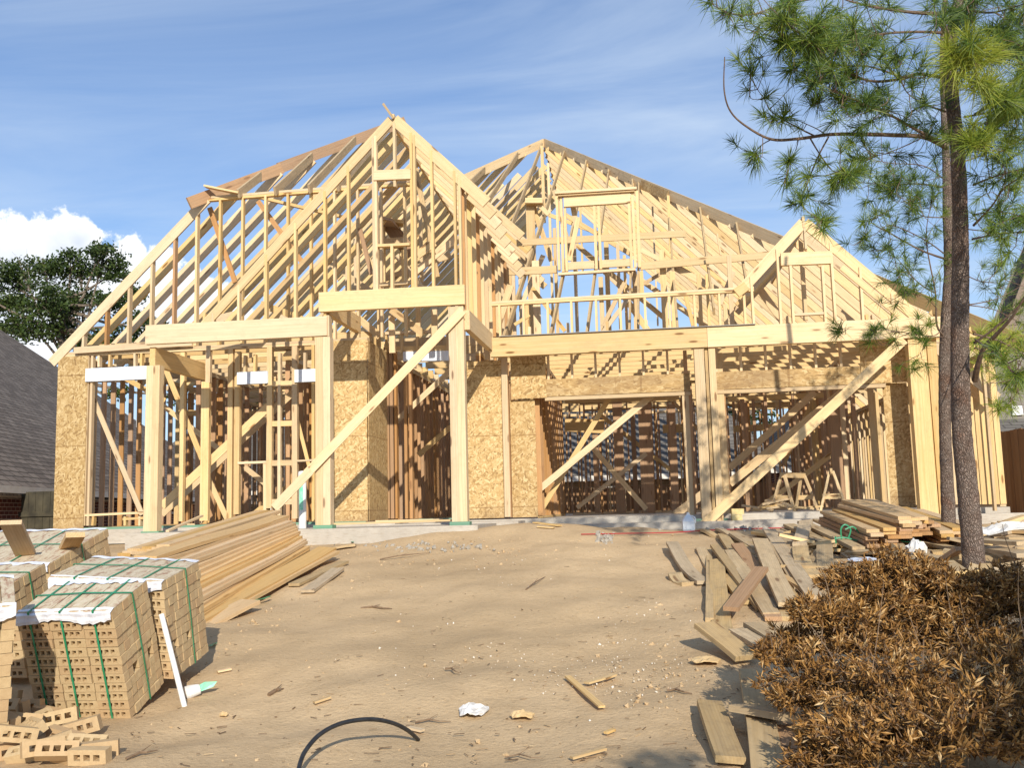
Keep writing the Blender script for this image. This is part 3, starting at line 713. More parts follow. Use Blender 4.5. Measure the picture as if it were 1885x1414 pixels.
# window frame standing in the front slope
YD = 19.2
for x_, a, c in ((1027, 357, 498), (1035, 360, 501), (1042, 384, 500), (1160, 352, 494), (1167, 350, 493), (1175, 352, 493), (1096, 380, 496), (1104, 380, 496)):
    pstud(x_, a, c, YD, .05, .09, t=.05)
hpb('header', (1038, 371), (1160, 363), .24, YD-.02, .09, t=.08); hpb('top_plate', (1022, 356), (1172, 347), .05, YD-.04, .12, t=.1); hpb('top_plate', (1028, 362), (1168, 353), .02, YD-.05, .14, t=.9)
hpb('window_sill_framing', (1046, 490), (1094, 487), .15, YD, .05, t=.2); hpb('window_sill_framing', (1107, 486), (1162, 483), .15, YD, .05, t=.2); hpb('window_sill_framing', (1028, 505), (1170, 496), .05, YD-.04, .1, t=.1)
for a, c, w, Y in (((951, 447), (1262, 430), .14, 20.6), ((937, 500), (1026, 496), .15, 19.3), ((1178, 490), (1352, 475), .15, 19.3), ((1345, 476), (1440, 467), .14, 19.25)):
    hpb('ledger_board', a, c, w, Y, .04, t=.3)
# posts, struts and props inside the attic
for px, a, c, Y, w in ((979, 368, 625, 22.5, .2), (988, 480, 625, 20.5, .15), (1000, 268, 410, 28, .09), (1014, 300, 620, 24, .06), (1024, 420, 620, 22, .07), (1060, 445, 620, 21, .07), (1108, 510, 615, 20, .09), (1118, 420, 612, 21, .1), (1140, 450, 612, 22, .07), (1152, 470, 615, 20.5, .06),
                      (1170, 500, 610, 20, .1), (1180, 500, 540, 19.3, .1), (1222, 460, 608, 19.5, .12), (1240, 500, 605, 18.8, .1), (1288, 505, 600, 19, .08), (1303, 505, 600, 18.6, .05), (945, 470, 620, 21, .1), (958, 500, 620, 22, .06), (1345, 470, 600, 18.8, .08), (1336, 560, 605, 18.2, .07), (1478, 420, 590, 17.4, .07), (1232, 360, 465, 22, .06), (1070, 350, 500, 25, .05), (1180, 440, 500, 23, .05), (970, 560, 620, 18.6, .09), (1206, 380, 600, 25, .045)):
    pstud(px, a, c, Y, w, .06, name='prop')
for a, c, Y, w in (((940, 525), (912, 612), 17.6, .13), ((975, 360), (1015, 480), 22.6, .12), ((1020, 350), (1060, 500), 22, .1), ((1040, 395), (1165, 470), 22, .1), ((1060, 450), (1240, 600), 21, .1), ((1080, 470), (1175, 560), 21.5, .09), ((1130, 480), (1320, 615), 20.5, .1), ((1240, 490), (1180, 525), 20, .07), ((1160, 545), (1110, 612), 19, .08), ((947, 598), (975, 580), 18, .06),
                   ((1240, 490), (1330, 540), 19.5, .14), ((1325, 560), (1350, 500), 19, .09), ((1180, 460), (1300, 520), 20.2, .1), ((1380, 640), (1300, 510), 20, .07), ((1440, 590), (1375, 500), 19, .14), ((980, 530), (1040, 610), 20, .08), ((1110, 600), (1150, 520), 19.3, .08), ((1052, 365), (1062, 420), 19.4, .1), ((1065, 400), (1048, 480), 19.4, .09), ((1145, 540), (1195, 612), 20, .12), ((1262, 545), (1276, 600), 18.5, .07), ((1320, 430), (1327, 470), 18.6, .03), ((1000, 470), (960, 560), 21, .1), ((985, 370), (1010, 395), 22.4, .1), ((1010, 395), (1130, 440), 22.8, .09)):
    hpb('brace', a, c, w, Y, .035)
for a, c, Y, w in (((968, 372), (1000, 372), 22.4, .12), ((690, 404), (745, 412), 17.2, .06), ((698, 450), (745, 446), 17.2, .12), ((700, 560), (850, 552), 16.2, .05)): hpb('blocking', a, c, w, Y, .3)
for px, a, c, Y, w in ((703, 410, 520, 17.3, .12), (640, 420, 540, 17.5, .07), (655, 440, 540, 18.5, .06), (775, 380, 520, 18, .06), (745, 460, 560, 17.1, .1), (700, 560, 620, 16.6, .09), (722, 580, 650, 16.4, .1), (770, 560, 620, 16.6, .08), (800, 570, 620, 16.7, .1)):
    pstud(px, a, c, Y, w, .06, name='prop')
for a, c, Y, w in (((600, 480), (720, 560), 18, .09), ((690, 520), (830, 470), 17.6, .1), ((730, 470), (800, 560), 17.2, .1), ((560, 520), (640, 575), 18.5, .1), ((480, 560), (560, 590), 17.5, .13), ((640, 570), (700, 620), 16.4, .12), ((720, 570), (780, 615), 16.2, .12), ((640, 400), (690, 500), 18.5, .08)):
    hpb('brace', a, c, w, Y, .035)
# stepped attic scaffold board behind the front gable
hb('blocking', P(690, 405, Y=17.0), P(728, 412, Y=17.0), .04, .5, (0, 1, 0), m=M_fir, t=.6)
hpb('brace', (712, 408), (758, 470), .25, 17.4, .04, m=M_fir, t=.7)
# stud walls inside
def wall(x0, y0, x1, y1, z0=0.0, z1=2.85, sp=.406, m=None, gaps=()):
    sp = min(sp, .33); L = math.hypot(x1-x0, y1-y0); n = int(L/sp); al_x = abs(x1-x0) > abs(y1-y0)
    for i in range(n+1):
        e = i*sp/L
        if any(a <= i*sp <= c for a, c in gaps): continue
        X, Y = x0+(x1-x0)*e, y0+(y1-y0)*e
        mm_ = m or (M_fir if random.random() < .8 else M_pine)
        if al_x: stud(X, Y, z0+.04, z1, m=mm_)
        else: stud(X, Y, z0+.04, z1, .089, .038, m=mm_)
    for z in (z0+.02, z1+.02, z1+.06):
        if al_x: hb('wall_plate', (x0, y0, z), (x1, y1, z), .038, .089)
        else: hb('wall_plate', (x0, y0, z), (x1, y1, z), .089, .038, (0, 0, 1))
wall(-9.8, 16.3, -9.8, 29.5, z1=2.95); wall(-9.8, 29.6, 5.5, 29.6); wall(5.64, 16.95, 5.64, 29.3, sp=.3, z1=2.45, m=M_pine)
wall(-9.7, 20.6, -6.4, 20.6, gaps=((1.0, 1.9),)); wall(-6.25, 17.2, -6.25, 24, gaps=((2.6, 3.4),)); wall(-4.40, 17.4, -4.40, 24.2, sp=.3, m=M_fir); wall(-2.78, 17.2, -2.78, 24.2, sp=.3, m=M_fir)
wall(-6.2, 24.3, -2.7, 24.3, sp=.25, m=M_fir); wall(-1.78, 17.25, -1.78, 22.3, sp=.25, m=M_fir, z1=2.80); wall(-1.6, 22.5, 3.7, 22.5, gaps=((.9, 1.7), (2.9, 4.2))); wall(3.9, 20.2, 3.9, 26, gaps=())
wall(-1.6, 26.4, 5.5, 26.4, gaps=((1.0, 2.4), (4.2, 5.8))); wall(1.1, 22.6, 1.1, 26.2, gaps=((.6, 1.5),)); wall(-8.2, 17.8, -8.2, 20.4); wall(-9.7, 24.8, -6.3, 24.8, gaps=((.8, 1.6),)); wall(-1.0, 24.4, 1.0, 24.4); wall(-7.3, 18.6, -6.3, 18.6)
wall(2.2, 24.3, 3.8, 24.3); wall(-1.6, 28.1, 5.4, 28.1, gaps=((1.2, 1.8), (4.5, 5.2))); wall(.2, 23.0, .2, 26.2, m=M_fir); wall(2.3, 22.7, 2.3, 24.2, m=M_fir); wall(-9.6, 22.7, -6.3, 22.7, m=M_fir, gaps=((1.6, 2.2),)); wall(-9.7, 27, -4.4, 27, m=M_fir, gaps=((1.0, 1.8), (3.4, 3.9))); wall(4.8, 24.5, 4.8, 28, m=M_fir); wall(-3.6, 24.5, -3.6, 29, m=M_fir); wall(-5.2, 18.8, -4.5, 18.8, m=M_fir)
for a, c, Y, w in (((1040, 782), (1112, 786), 22.3, .3), ((1040, 738), (1250, 734), 22.2, .12), ((1340, 735), (1535, 727), 22.2, .12), ((1220, 790), (1262, 788), 24, .2), ((1350, 790), (1430, 786), 24, .15), ((1350, 748), (1500, 745), 25, .1), ((330, 760), (400, 762), 20, .12), ((440, 765), (500, 762), 20.5, .15)):
    hpb('blocking', a, c, w, Y, .09, t=.5)
for px, a, c, Y, w in ((1190, 745, 945, 21.6, .28), (1140, 740, 945, 21.8, .2), (1098, 800, 945, 21.5, .12), (1240, 745, 945, 21.6, .16), (1168, 760, 945, 22.2, .1), (1372, 735, 945, 20.4, .08), (1392, 735, 945, 21.2, .06), (1414, 730, 940, 21.0, .06), (1465, 725, 935, 20.8, .05), (1575, 720, 930, 19.0, .07), (1540, 740, 935, 20.0, .2)):
    pstud(px, a, c, Y, w, .09, m=M_fir, t=.7)
# ceiling joists
y = 16.5
while y < 29:
    hb('ceiling_joist', (-9.8, y, 3.16), (-4.5 if y < 24 else -2.4, y, 3.16), .18, .038, t=None)
    y += .56
y = 17.35
while y < 29:
    hb('ceiling_joist', (-2.45 if y < 22.5 else -2.4, y, 2.98), (5.6, y, 2.98), .18, .038, t=.15)
    y += .56
for px in (930, 1000, 1100, 1200, 1300, 1400, 1500): pass
for k in range(7):
    y = 17.6+.9*k; hb('ceiling_joist', (-4.4, y, 3.2), (-2.7, y, 3.2), .18, .038)
# short upright blocks and joist ends standing on the beams
for px, py, Y in ((1595, 590, 16.62), (1607, 590, 16.62), (1045, 605, 16.9), (1118, 602, 16.9), (1190, 600, 16.9), (975, 612, 16.9), (1450, 592, 16.9), (525, 580, 15.4), (378, 588, 15.6)):
    a = P(px, py, Y=Y); stud(a.x, Y, 3.05, a.z+.09, .045, .12, name='blocking')
for a, c, Y in (((382, 592), (440, 578), 15.2), ((515, 585), (545, 600), 15.0)): hpb('blocking', a, c, .12, Y, .04, t=.6)

# link the parts: the 95 largest of each name on their own, the rest as one
for name, lst in HM.items():
    lst.sort(key=lambda e_: -e_[2])
    big, rest = (lst, []) if len(lst) <= 98 else (lst[:96], lst[96:])
    for mb_, m, s_, pos, lab in big:
        o = mb_.obj(name, m, house)
        if lab: o['label'] = lab
    if rest:
        ms = []; M2 = MB()
        for mb_, m, s_, pos, lab in rest:
            if m not in ms: ms.append(m)
            k0 = len(M2.v); M2.v += mb_.v; M2.f += [tuple(i+k0 for i in f) for f in mb_.f]; M2.g += mb_.g; M2.t += mb_.t; M2.m += [ms.index(m)]*len(mb_.f)
        tag(M2.obj(name, ms, house), None, None, kind='stuff')

# ================================================================== NEIGHBOURING HOUSES
def poly(mb_, pts, gfun, t=.5, mi=0): mb_.add(pts, [tuple(range(len(pts)))], [gfun(Vector(p)) for p in pts], t, mi)
def slabpoly(mb_, pts, th, gfun, t=.5):
    """polygon with thickness th downwards"""
    n = len(pts); lo = [Vector(p)-Vector((0, 0, th)) for p in pts]; vs = [Vector(p) for p in pts]+lo
    fs = [tuple(range(n)), tuple(range(2*n-1, n-1, -1))]+[(i, i+n, (i+1) % n+n, (i+1) % n) for i in range(n)]
    mb_.add(vs, fs, [gfun(v) for v in vs], t)
# left: dark brick house under a big shingled hip roof, its pad lower than ours
nl = thing('brick_house', 'dark brown brick house with a big grey-brown shingled roof, left of the wooden frame', 'house', (-12, 20, -1.8))
az = R(12.0); e1 = Vector((-math.sin(az), math.cos(az), 0)); nrm = Vector((-math.cos(az), -math.sin(az), 0))
E0 = D(0, 893, 17.8); EZ = E0.z
def rl(a, h, dz=0):   # a metres along the eave, h metres up the slope run
    return E0+e1*a+nrm*h+Vector((0, 0, .70*h+dz))
rp_n = e1.cross(nrm+Vector((0, 0, .70))).normalized()
def onroof(px, py):
    d = ray(px, py); t = (E0-CAM).dot(rp_n)/d.dot(rp_n); return CAM+d*t
far = onroof(478, 921); A1, A2_, A3 = onroof(257, 786), onroof(110, 678), onroof(-10, 600)
La = (far-E0).dot(e1)
def roofuv(v): return Vector(((v-E0).dot(e1), (v-E0).dot(nrm)*1.22, v.z*.01))
mb = MB(); top = A3+(A3-A2_)*.9
slabpoly(mb, [E0-e1*9, E0+e1*La, A1, A2_, A3, top, top-e1*9+nrm*0], .10, roofuv); mb.obj('roof', M_roofL, nl)
mb = MB()
ridge = top; slabpoly(mb, [E0+e1*La, E0+e1*(La+.5)+nrm*14, ridge+nrm*.6-e1*.3, ridge, A3, A2_, A1], .08, roofuv); mb.obj('roof', M_roofL, nl)
mb = MB(); mb.bar(E0-e1*9-nrm*.02+Vector((0, 0, -.07)), E0+e1*La-nrm*.02+Vector((0, 0, -.07)), .05, .13, (0, 0, 1), .5); mb.obj('fascia', M_fascia, nl)
mb = MB(); wp = nrm*.45
w0, w1 = E0-e1*9+wp, E0+e1*(La-.5)+wp
def walluv(v): return Vector(((v-E0).dot(e1), v.z, 0))
mb.add([(w0.x, w0.y, -1.9), (w1.x, w1.y, -1.9), (w1.x, w1.y, EZ-.2), (w0.x, w0.y, EZ-.2), *[((w+nrm*10).x, (w+nrm*10).y, z) for w, z in ((w0, -1.9), (w1, -1.9), (w1, EZ-.2), (w0, EZ-.2))]],
       [(0, 1, 2, 3), (1, 5, 6, 2), (4, 0, 3, 7), (5, 4, 7, 6)], None, .5)
mb.g = [tuple(walluv(Vector(v))) for v in mb.v]; mb.obj('wall', M_bwL, nl)
mb = MB(); mb.add([E0-e1*9+Vector((0, 0, -.19)), E0+e1*La+Vector((0, 0, -.19)), w1+Vector((0, 0, -.19)), w0+Vector((0, 0, -.19))], [(0, 1, 2, 3)], None, .5); mb.obj('soffit', M_fascia, nl)
for a_ in (2.6, 7.5, 13.0):
    c = E0+e1*a_+wp-nrm*.03
    mb = MB(); z0w, z1w = -1.5, EZ-.45
    for da, db, za, zb in ((0, 1.2, z0w, z0w+.07), (0, 1.2, z1w-.07, z1w), (0, .07, z0w+.07, z1w-.07), (1.13, 1.2, z0w+.07, z1w-.07)):
        mb.bar(c+e1*da+Vector((0, 0, (za+zb)/2-c.z)), c+e1*db+Vector((0, 0, (za+zb)/2-c.z)), .06, zb-za, (0, 0, 1), .5)
    w_ = mb.obj('window', M_fascia, nl)
    mb = MB(); mb.bar(c+e1*.07+nrm*.02+Vector((0, 0, (z0w+z1w)/2-c.z)), c+e1*1.13+nrm*.02+Vector((0, 0, (z0w+z1w)/2-c.z)), .02, z1w-z0w-.14, (0, 0, 1), .5); mb.obj('pane', M_glass, w_)
for px, py in ((253, 788), (394, 870)):
    q = onroof(px, py); mb = MB(); mb.tube([q-Vector((0, 0, .15)), q+Vector((0, 0, .38))], [.055, .055], 10, .5); mb.obj('vent_pipe', M_white, nl)
# small dark wooden gate between the houses
gt = thing('side_gate', 'dark weathered wooden gate panel between the brick house and the frame', 'gate', (-10.9, 17.6, -.6))
mb = MB()
for i in range(6): mb.bar((-11.5+i*.145, 17.6, -1.7), (-11.5+i*.145, 17.6, .72), .138, .02, (0, 1, 0), .8)
mb.obj('board_panel', M_darkw, gt)
mb = MB()
for z in (-.9, .3): mb.bar((-11.6, 17.57, z), (-10.7, 17.57, z), .03, .09, (0, 0, 1), .6)
mb.obj('rail', M_darkw, gt)
# houses behind, seen through the studs
def backhouse(name, label, x0, x1, Y, zg, ze, zr, wallm, roofm, wins=(), hip=3.0, depth=9):
    h = thing(name, label, 'house', ((x0+x1)/2, Y, zg))
    mb = MB(); mb.box(x0, x1, Y, Y+depth, zg, ze, .5); mb.g = [(v[0]+v[1], v[2], 0) for v in mb.v]; mb.obj('wall', wallm, h)
    mb = MB(); o_ = .45; ym = Y+depth/2
    vs = [Vector(v) for v in ((x0-o_, Y-o_, ze), (x1+o_, Y-o_, ze), (x1+o_, Y+depth+o_, ze), (x0-o_, Y+depth+o_, ze), (x0+hip, ym, zr), (x1-hip, ym, zr))]
    for f_ in ((0, 1, 5, 4), (1, 2, 5), (2, 3, 4, 5), (3, 0, 4)):
        pts = [vs[i] for i in f_]; d = (pts[1]-pts[0]).normalized(); c = pts[0]
        poly(mb, pts, lambda v: Vector(((v-c).dot(d), ((v-c)-d*(v-c).dot(d)).length, 0)))
    poly(mb, [vs[3], vs[2], vs[1], vs[0]], lambda v: v*0)
    mb.obj('roof', roofm, h)
    mb = MB(); mb.bar((x0-o_, Y-o_-.02, ze-.08), (x1+o_, Y-o_-.02, ze-.08), .04, .18, (0, 0, 1), .5); mb.obj('fascia', M_fascia, h)
    for (a, c, z0, z1) in wins:
        mb = MB()
        for p, q, w, d in (((a, z0), (c, z0), .08, .08), ((a, z1), (c, z1), .08, .08), ((a, z0), (a, z1), .08, .08), ((c, z0), (c, z1), .08, .08)):
            mb.bar((p[0], Y-.04, p[1]), (q[0], Y-.04, q[1]), w, d, (0, 1, 0), .5)
        w_ = mb.obj('window', M_fascia, h)
        mb = MB(); mb.box(a+.05, c-.05, Y-.03, Y-.01, z0+.05, z1-.05, .5); mb.obj('pane', M_glass, w_)
    return h
pq = P(1072, 878, Y=36); pr = P(1270, 872, Y=36)
w_a, w_b = P(1098, 900, Y=36), P(1135, 942, Y=36)
backhouse('brick_house', 'tan brick house with grey shingles and a white window, seen through the garage', pq.x-3, pr.x+3, 36, -.6, pq.z, pq.z+4.3, M_bwB, M_roofB, ((w_a.x, w_b.x, w_b.z+.2, w_a.z+.05), (w_a.x+3.5, w_b.x+3.6, w_b.z+.2, w_a.z+.05)))
pq = P(1430, 862, Y=34)
backhouse('brick_house', 'dark house with a slate-grey shingled roof seen through the right of the garage', pq.x, pq.x+14, 34, -.6, pq.z, pq.z+4.6, M_bwL, M_roofB, ((pq.x+1, pq.x+2, .2, 1.0), (pq.x+6.1, pq.x+7.1, .2, 1.0)))
pq = P(300, 880, Y=42)
backhouse('brick_house', 'distant house with a grey roof seen through the left wing studs', pq.x-4, pq.x+13, 44, -1.2, 1.3, 5.0, M_bwB, M_roofB, ((pq.x+3, pq.x+4.2, -.2, .8),))
# right: tall grey sided house, gable end
nr = thing('sided_house', 'tall grey sided house with a steep gable roof behind the right-hand board fence', 'house', (11, 22, -.4))
YR = 22.0
RK = [P(1828, 640, Y=YR), P(1890, 470, Y=YR)]
sl_ = (RK[1].z-RK[0].z)/(RK[1].x-RK[0].x)
xr, zr_ = RK[0].x, RK[0].z; xt_ = xr+3.3; zt_ = zr_+sl_*3.3
xw = P(1840, 900, Y=YR).x
mb = MB(); mb.add([(xw, YR, -.6), (xw+6.4, YR, -.6), (xw+6.4, YR, zr_+.3), (xt_, YR, zt_-.25), (xw, YR, zr_+.25)], [(0, 1, 2, 3, 4)], None, .5)
mb.add([(xw, YR, -.6), (xw, YR, zr_+.25), (xw, YR+.3, zr_+.25), (xw, YR+.3, -.6)], [(0, 1, 2, 3)], None, .5)
mb.g = [(v[0]+v[1], v[2], 0) for v in mb.v]
def siding(b, p):
    g = b.attr('gc'); s0 = b.n('ShaderNodeSeparateXYZ'); b.ln(g, s0.inputs[0]); fr = b.math('FRACT', b.math('DIVIDE', s0.outputs[1], .17))
    c = b.mix(b.ramp(fr, [(.0, 0), (.06, 1)]), (.07, .063, .055), (.22, .20, .175)); b.ln(c, p.inputs['Base Color']); bump(b, p, fr, .5, .02)  # grey darkened in the base colour so the sunlit wall reads as shaded
mb.obj('siding_wall', mat('lap_siding', siding, .8), nr)
mb = MB()
for s_ in (0, 1):
    p0 = Vector((xr-.02, YR-.55, zr_-.05)) if not s_ else Vector((xt_+3.5, YR-.55, zr_-.3)); p1 = Vector((xt_, YR-.55, zt_))
    pts = [p0, p1, p1+Vector((0, .9, 0)), p0+Vector((0, .9, 0))]
    slabpoly(mb, pts if s_ else pts[::-1], .18, lambda v: Vector((v.y, v.z*1.2, 0)))
mb.obj('roof', M_roofL, nr)
mb = MB(); mb.bar((xr-.02, YR-.57, zr_-.14), (xt_, YR-.57, zt_-.1), .20, .03, (0, 1, 0), .5); mb.obj('fascia', plain('brown_fascia', (.22, .16, .12), None, 5), nr)
a, c = P(1838, 742, Y=YR-.8), P(1885, 768, Y=YR-.8)
mb = MB(); slabpoly(mb, [(a.x-.25, YR-1.0, c.z-.40), (a.x+4, YR-1.0, c.z-.40), (a.x+4, YR-.02, c.z+.02), (a.x-.25, YR-.02, c.z+.02)], .06, lambda v: Vector((v.x, v.y*1.2, 0))); mb.obj('lower_roof', M_roofB, nr)
mb = MB(); mb.box(P(1861, 750, Y=YR).x, P(1881, 750, Y=YR).x, YR-.05, YR+.02, P(1861, 765, Y=YR).z, P(1861, 748, Y=YR).z, .5); mb.obj('window', M_white, nr)
# fence on the right and one behind the garage
def fence(label, p0, p1, z0, z1, post_every=2.4):
    p0 = Vector(p0); p1 = Vector(p1); L = (p1-p0).length; a = (p1-p0)/L; n_ = Vector((-a.y, a.x, 0))
    f_ = thing('board_fence', label, 'fence', ((p0+p1)/2).to_tuple())
    mb = MB(); i = 0; s_ = 0
    while s_ < L:
        h = z1+random.uniform(-.012, .012); c = p0+a*s_
        for vv in (0,):
            mb.bar((c.x, c.y, z0), (c.x, c.y, h), .132, .018, tuple(n_), random.random(), jit=.004)
            k0 = len(mb.g)-8
            for j in range(8):
                v = mb.v[k0+j]; mb.g[k0+j] = (s_+.07+((Vector(v)-c).dot(a))*.9, v[2], (Vector(v)-c).dot(n_))
        s_ += .14
    mb.obj('board_panel', M_fence, f_)
    for z in (z0+.3, (z0+z1)/2, z1-.25):
        mb = MB(); mb.bar(p0+n_*.03+Vector((0, 0, z-p0.z)), p1+n_*.03+Vector((0, 0, z-p1.z)), .035, .09, (0, 0, 1), .6); mb.obj('rail', M_fence, f_)
    s_ = 0
    while s_ < L:
        c = p0+a*s_+n_*.09; mb = MB(); mb.bar((c.x, c.y, z0), (c.x, c.y, z1-.1), .09, .09, (0, 1, 0), .5); mb.obj('fence_post', M_fence, f_); s_ += post_every
a = P(1841, 930, Y=20.5); zt = P(1841, 797, Y=20.5).z
fence('reddish-brown vertical board fence at the right edge beside the sided house', (a.x, 20.5, 0), (a.x+.9, 14.0, 0), -.45, zt)
a = P(1500, 900, Y=31.5); c = P(1660, 900, Y=31.5); zt = P(1600, 884, Y=31.5).z
fence('brown board fence glimpsed through the right side of the garage', (a.x-8, 31.5, 0), (c.x+6, 31.5, 0), -.5, zt)

# ================================================================== TREES
def rnd_unit():
    while True:
        v = Vector((random.uniform(-1, 1), random.uniform(-1, 1), random.uniform(-1, 1)))
        if .05 < v.length < 1: return v.normalized()
def leafquad(mb_, c, L, w, ax, nr_, t):
    sd_ = ax.cross(nr_)
    if sd_.length < .01: sd_ = ax.cross(Vector((1, .2, 0)))
    sd_.normalize()
    mb_.v += [tuple(c), tuple(c+ax*L*.5+sd_*w*.5), tuple(c+ax*L), tuple(c+ax*L*.5-sd_*w*.5)]
    k = len(mb_.v)-4; mb_.f.append((k, k+1, k+2, k+3)); mb_.g += [tuple(c)]*4; mb_.t += [t]*4; mb_.m.append(0)
def broadleaf(name, label, base, trunkpts, clumps, nleaf, ls, zc_fn, m=M_oak, group=None, sc=1.0):
    tr = thing(name, label, 'tree', base, group)
    mb = MB(); p0 = Vector(base)
    mb.tube([p0]+trunkpts, list(np.linspace(.32, .12, len(trunkpts)+1)), 9, .5); top = trunkpts[-1]
    for (c, r_) in clumps:
        s_ = trunkpts[min(len(trunkpts)-1, random.randrange(len(trunkpts)-1)+1)]
        mid = s_*.45+c*.55+rnd_unit()*.3-Vector((0, 0, .25)); mb.tube([s_, mid, c], [.07*sc, .04*sc, .012*sc], 6, .5, caps=False)
        for _ in range(7): mb.tube([mid*.4+c*.6, c+rnd_unit()*r_*.45, c+rnd_unit()*r_*.9], [.022, .012, .005], 4, .5, caps=False)
    mb.obj('trunk', M_barkg, tr)
    mb = MB(); tot = sum(r_**2 for _, r_ in clumps)
    for (c, r_) in clumps:
        nsub = max(4, int(26*r_*r_/sc/sc)); subs = [c+Vector((u.x*r_, u.y*r_, u.z*r_*.62))*random.uniform(.25, 1) for u in [rnd_unit() for _ in range(nsub)]]
        n_ = int(nleaf*r_**2/tot)
        for i in range(n_):
            sc_ = random.choice(subs); q = sc_+Vector((random.gauss(0, .16), random.gauss(0, .16), random.gauss(0, .09)))*min(1.2, r_/sc+.3)*sc
            leafquad(mb, q, ls*random.uniform(.7, 1.4), ls*.62, rnd_unit(), (rnd_unit()+Vector((0, 0, .8))).normalized(), random.random())
    mb.obj('crown', m, tr)
M_barkg = plain('grey_bark', (.22, .18, .14), (.12, .09, .07), 8, .9, .1)
YO = 52.0; SO = 1.9
def po(px, py, dy=0): return P(px, py, Y=YO+dy)
cl = []
for px, py, r_ in ((40, 500, .8), (85, 490, .7), (25, 560, .8), (90, 555, .85), (150, 500, .75), (190, 475, .62), (215, 500, .6), (150, 560, .8), (210, 560, .7), (245, 530, .42), (262, 590, .5), (60, 600, .8), (120, 615, .7), (180, 620, .6), (232, 620, .5), (275, 640, .42), (10, 610, .7), (-40, 540, .9), (-60, 600, .9), (250, 680, .4), (300, 690, .35), (220, 720, .35), (185, 460, .3), (130, 478, .4), (300, 610, .25), (165, 640, .5), (330, 730, .3), (20, 520, .5)):
    cl.append((po(px, py, random.uniform(-.9, .9)*SO), r_*SO))
gb = po(150, 700, 0)
broadleaf('oak_tree', 'broad dark green oak behind the left brick house, crown against the white cloud', (gb.x, YO, -1.8), [Vector((gb.x+.1, YO, 1.0)), po(140, 700), po(105, 610), po(90, 560)], cl, 24000, .20, None, sc=SO)
for i, (px, py, Y, r_, lab) in enumerate(((1372, 742, 46, 1.9, 'leafy green tree glimpsed through the garage framing, right of the middle posts'), (1345, 800, 50, 2.0, 'lower green tree glimpsed through the studs left of the far braces'), (420, 760, 52, 2.2, 'small green tree glimpsed between the left wing studs'))):
    c = P(px, py, Y=Y); cl2 = [(c+Vector((random.gauss(0, .9), random.gauss(0, .9), random.gauss(0, .7))), r_*random.uniform(.4, .7)) for _ in range(9)]
    broadleaf('broadleaf_tree', lab, (c.x, Y, -.6), [Vector((c.x, Y, c.z*.5)), Vector((c.x+.2, Y, c.z))], cl2, 3500, .2, None)
# --- pines
def tuft(mb_, c, ax, n=46, L=.19, bright=0.0, w=.0042, droop=.0):
    ax = ax.normalized()
    for i in range(n):
        u = rnd_unit(); d = (ax*random.uniform(.15, 1.1)+u*.85-Vector((0, 0, droop))).normalized()
        l = L*random.uniform(.65, 1.1); b0 = c+ax*random.uniform(-.05, .03)
        sd_ = d.cross(FW+u*.6)
        if sd_.length < .01: continue
        sd_ = sd_.normalized()*w*.5; dr = Vector((0, 0, -l*l*.9))
        mid = b0+d*l*.55+dr*.25; k = len(mb_.v)
        mb_.v += [tuple(b0-sd_), tuple(b0+sd_), tuple(mid+sd_), tuple(mid-sd_), tuple(b0+d*l+dr)]
        mb_.f += [(k, k+1, k+2, k+3), (k+3, k+2, k+4)]; mb_.g += [(0, 0, 0)]*5; mb_.m += [0, 0]
        t = min(1, max(0, random.gauss(.38+bright, .17))); mb_.t += [t]*5  # bright pushes the tint toward the painted sunlit yellow
def smoothpts(pts, n=5):
    out = []
    for i in range(len(pts)-1):
        p0 = pts[max(i-1, 0)]; p1 = pts[i]; p2 = pts[i+1]; p3 = pts[min(i+2, len(pts)-1)]
        for k in range(n):
            t = k/n; out.append(.5*((2*p1)+(-p0+p2)*t+(2*p0-5*p1+4*p2-p3)*t*t+(-p0+3*p1-3*p2+p3)*t**3))
    return out+[pts[-1]]
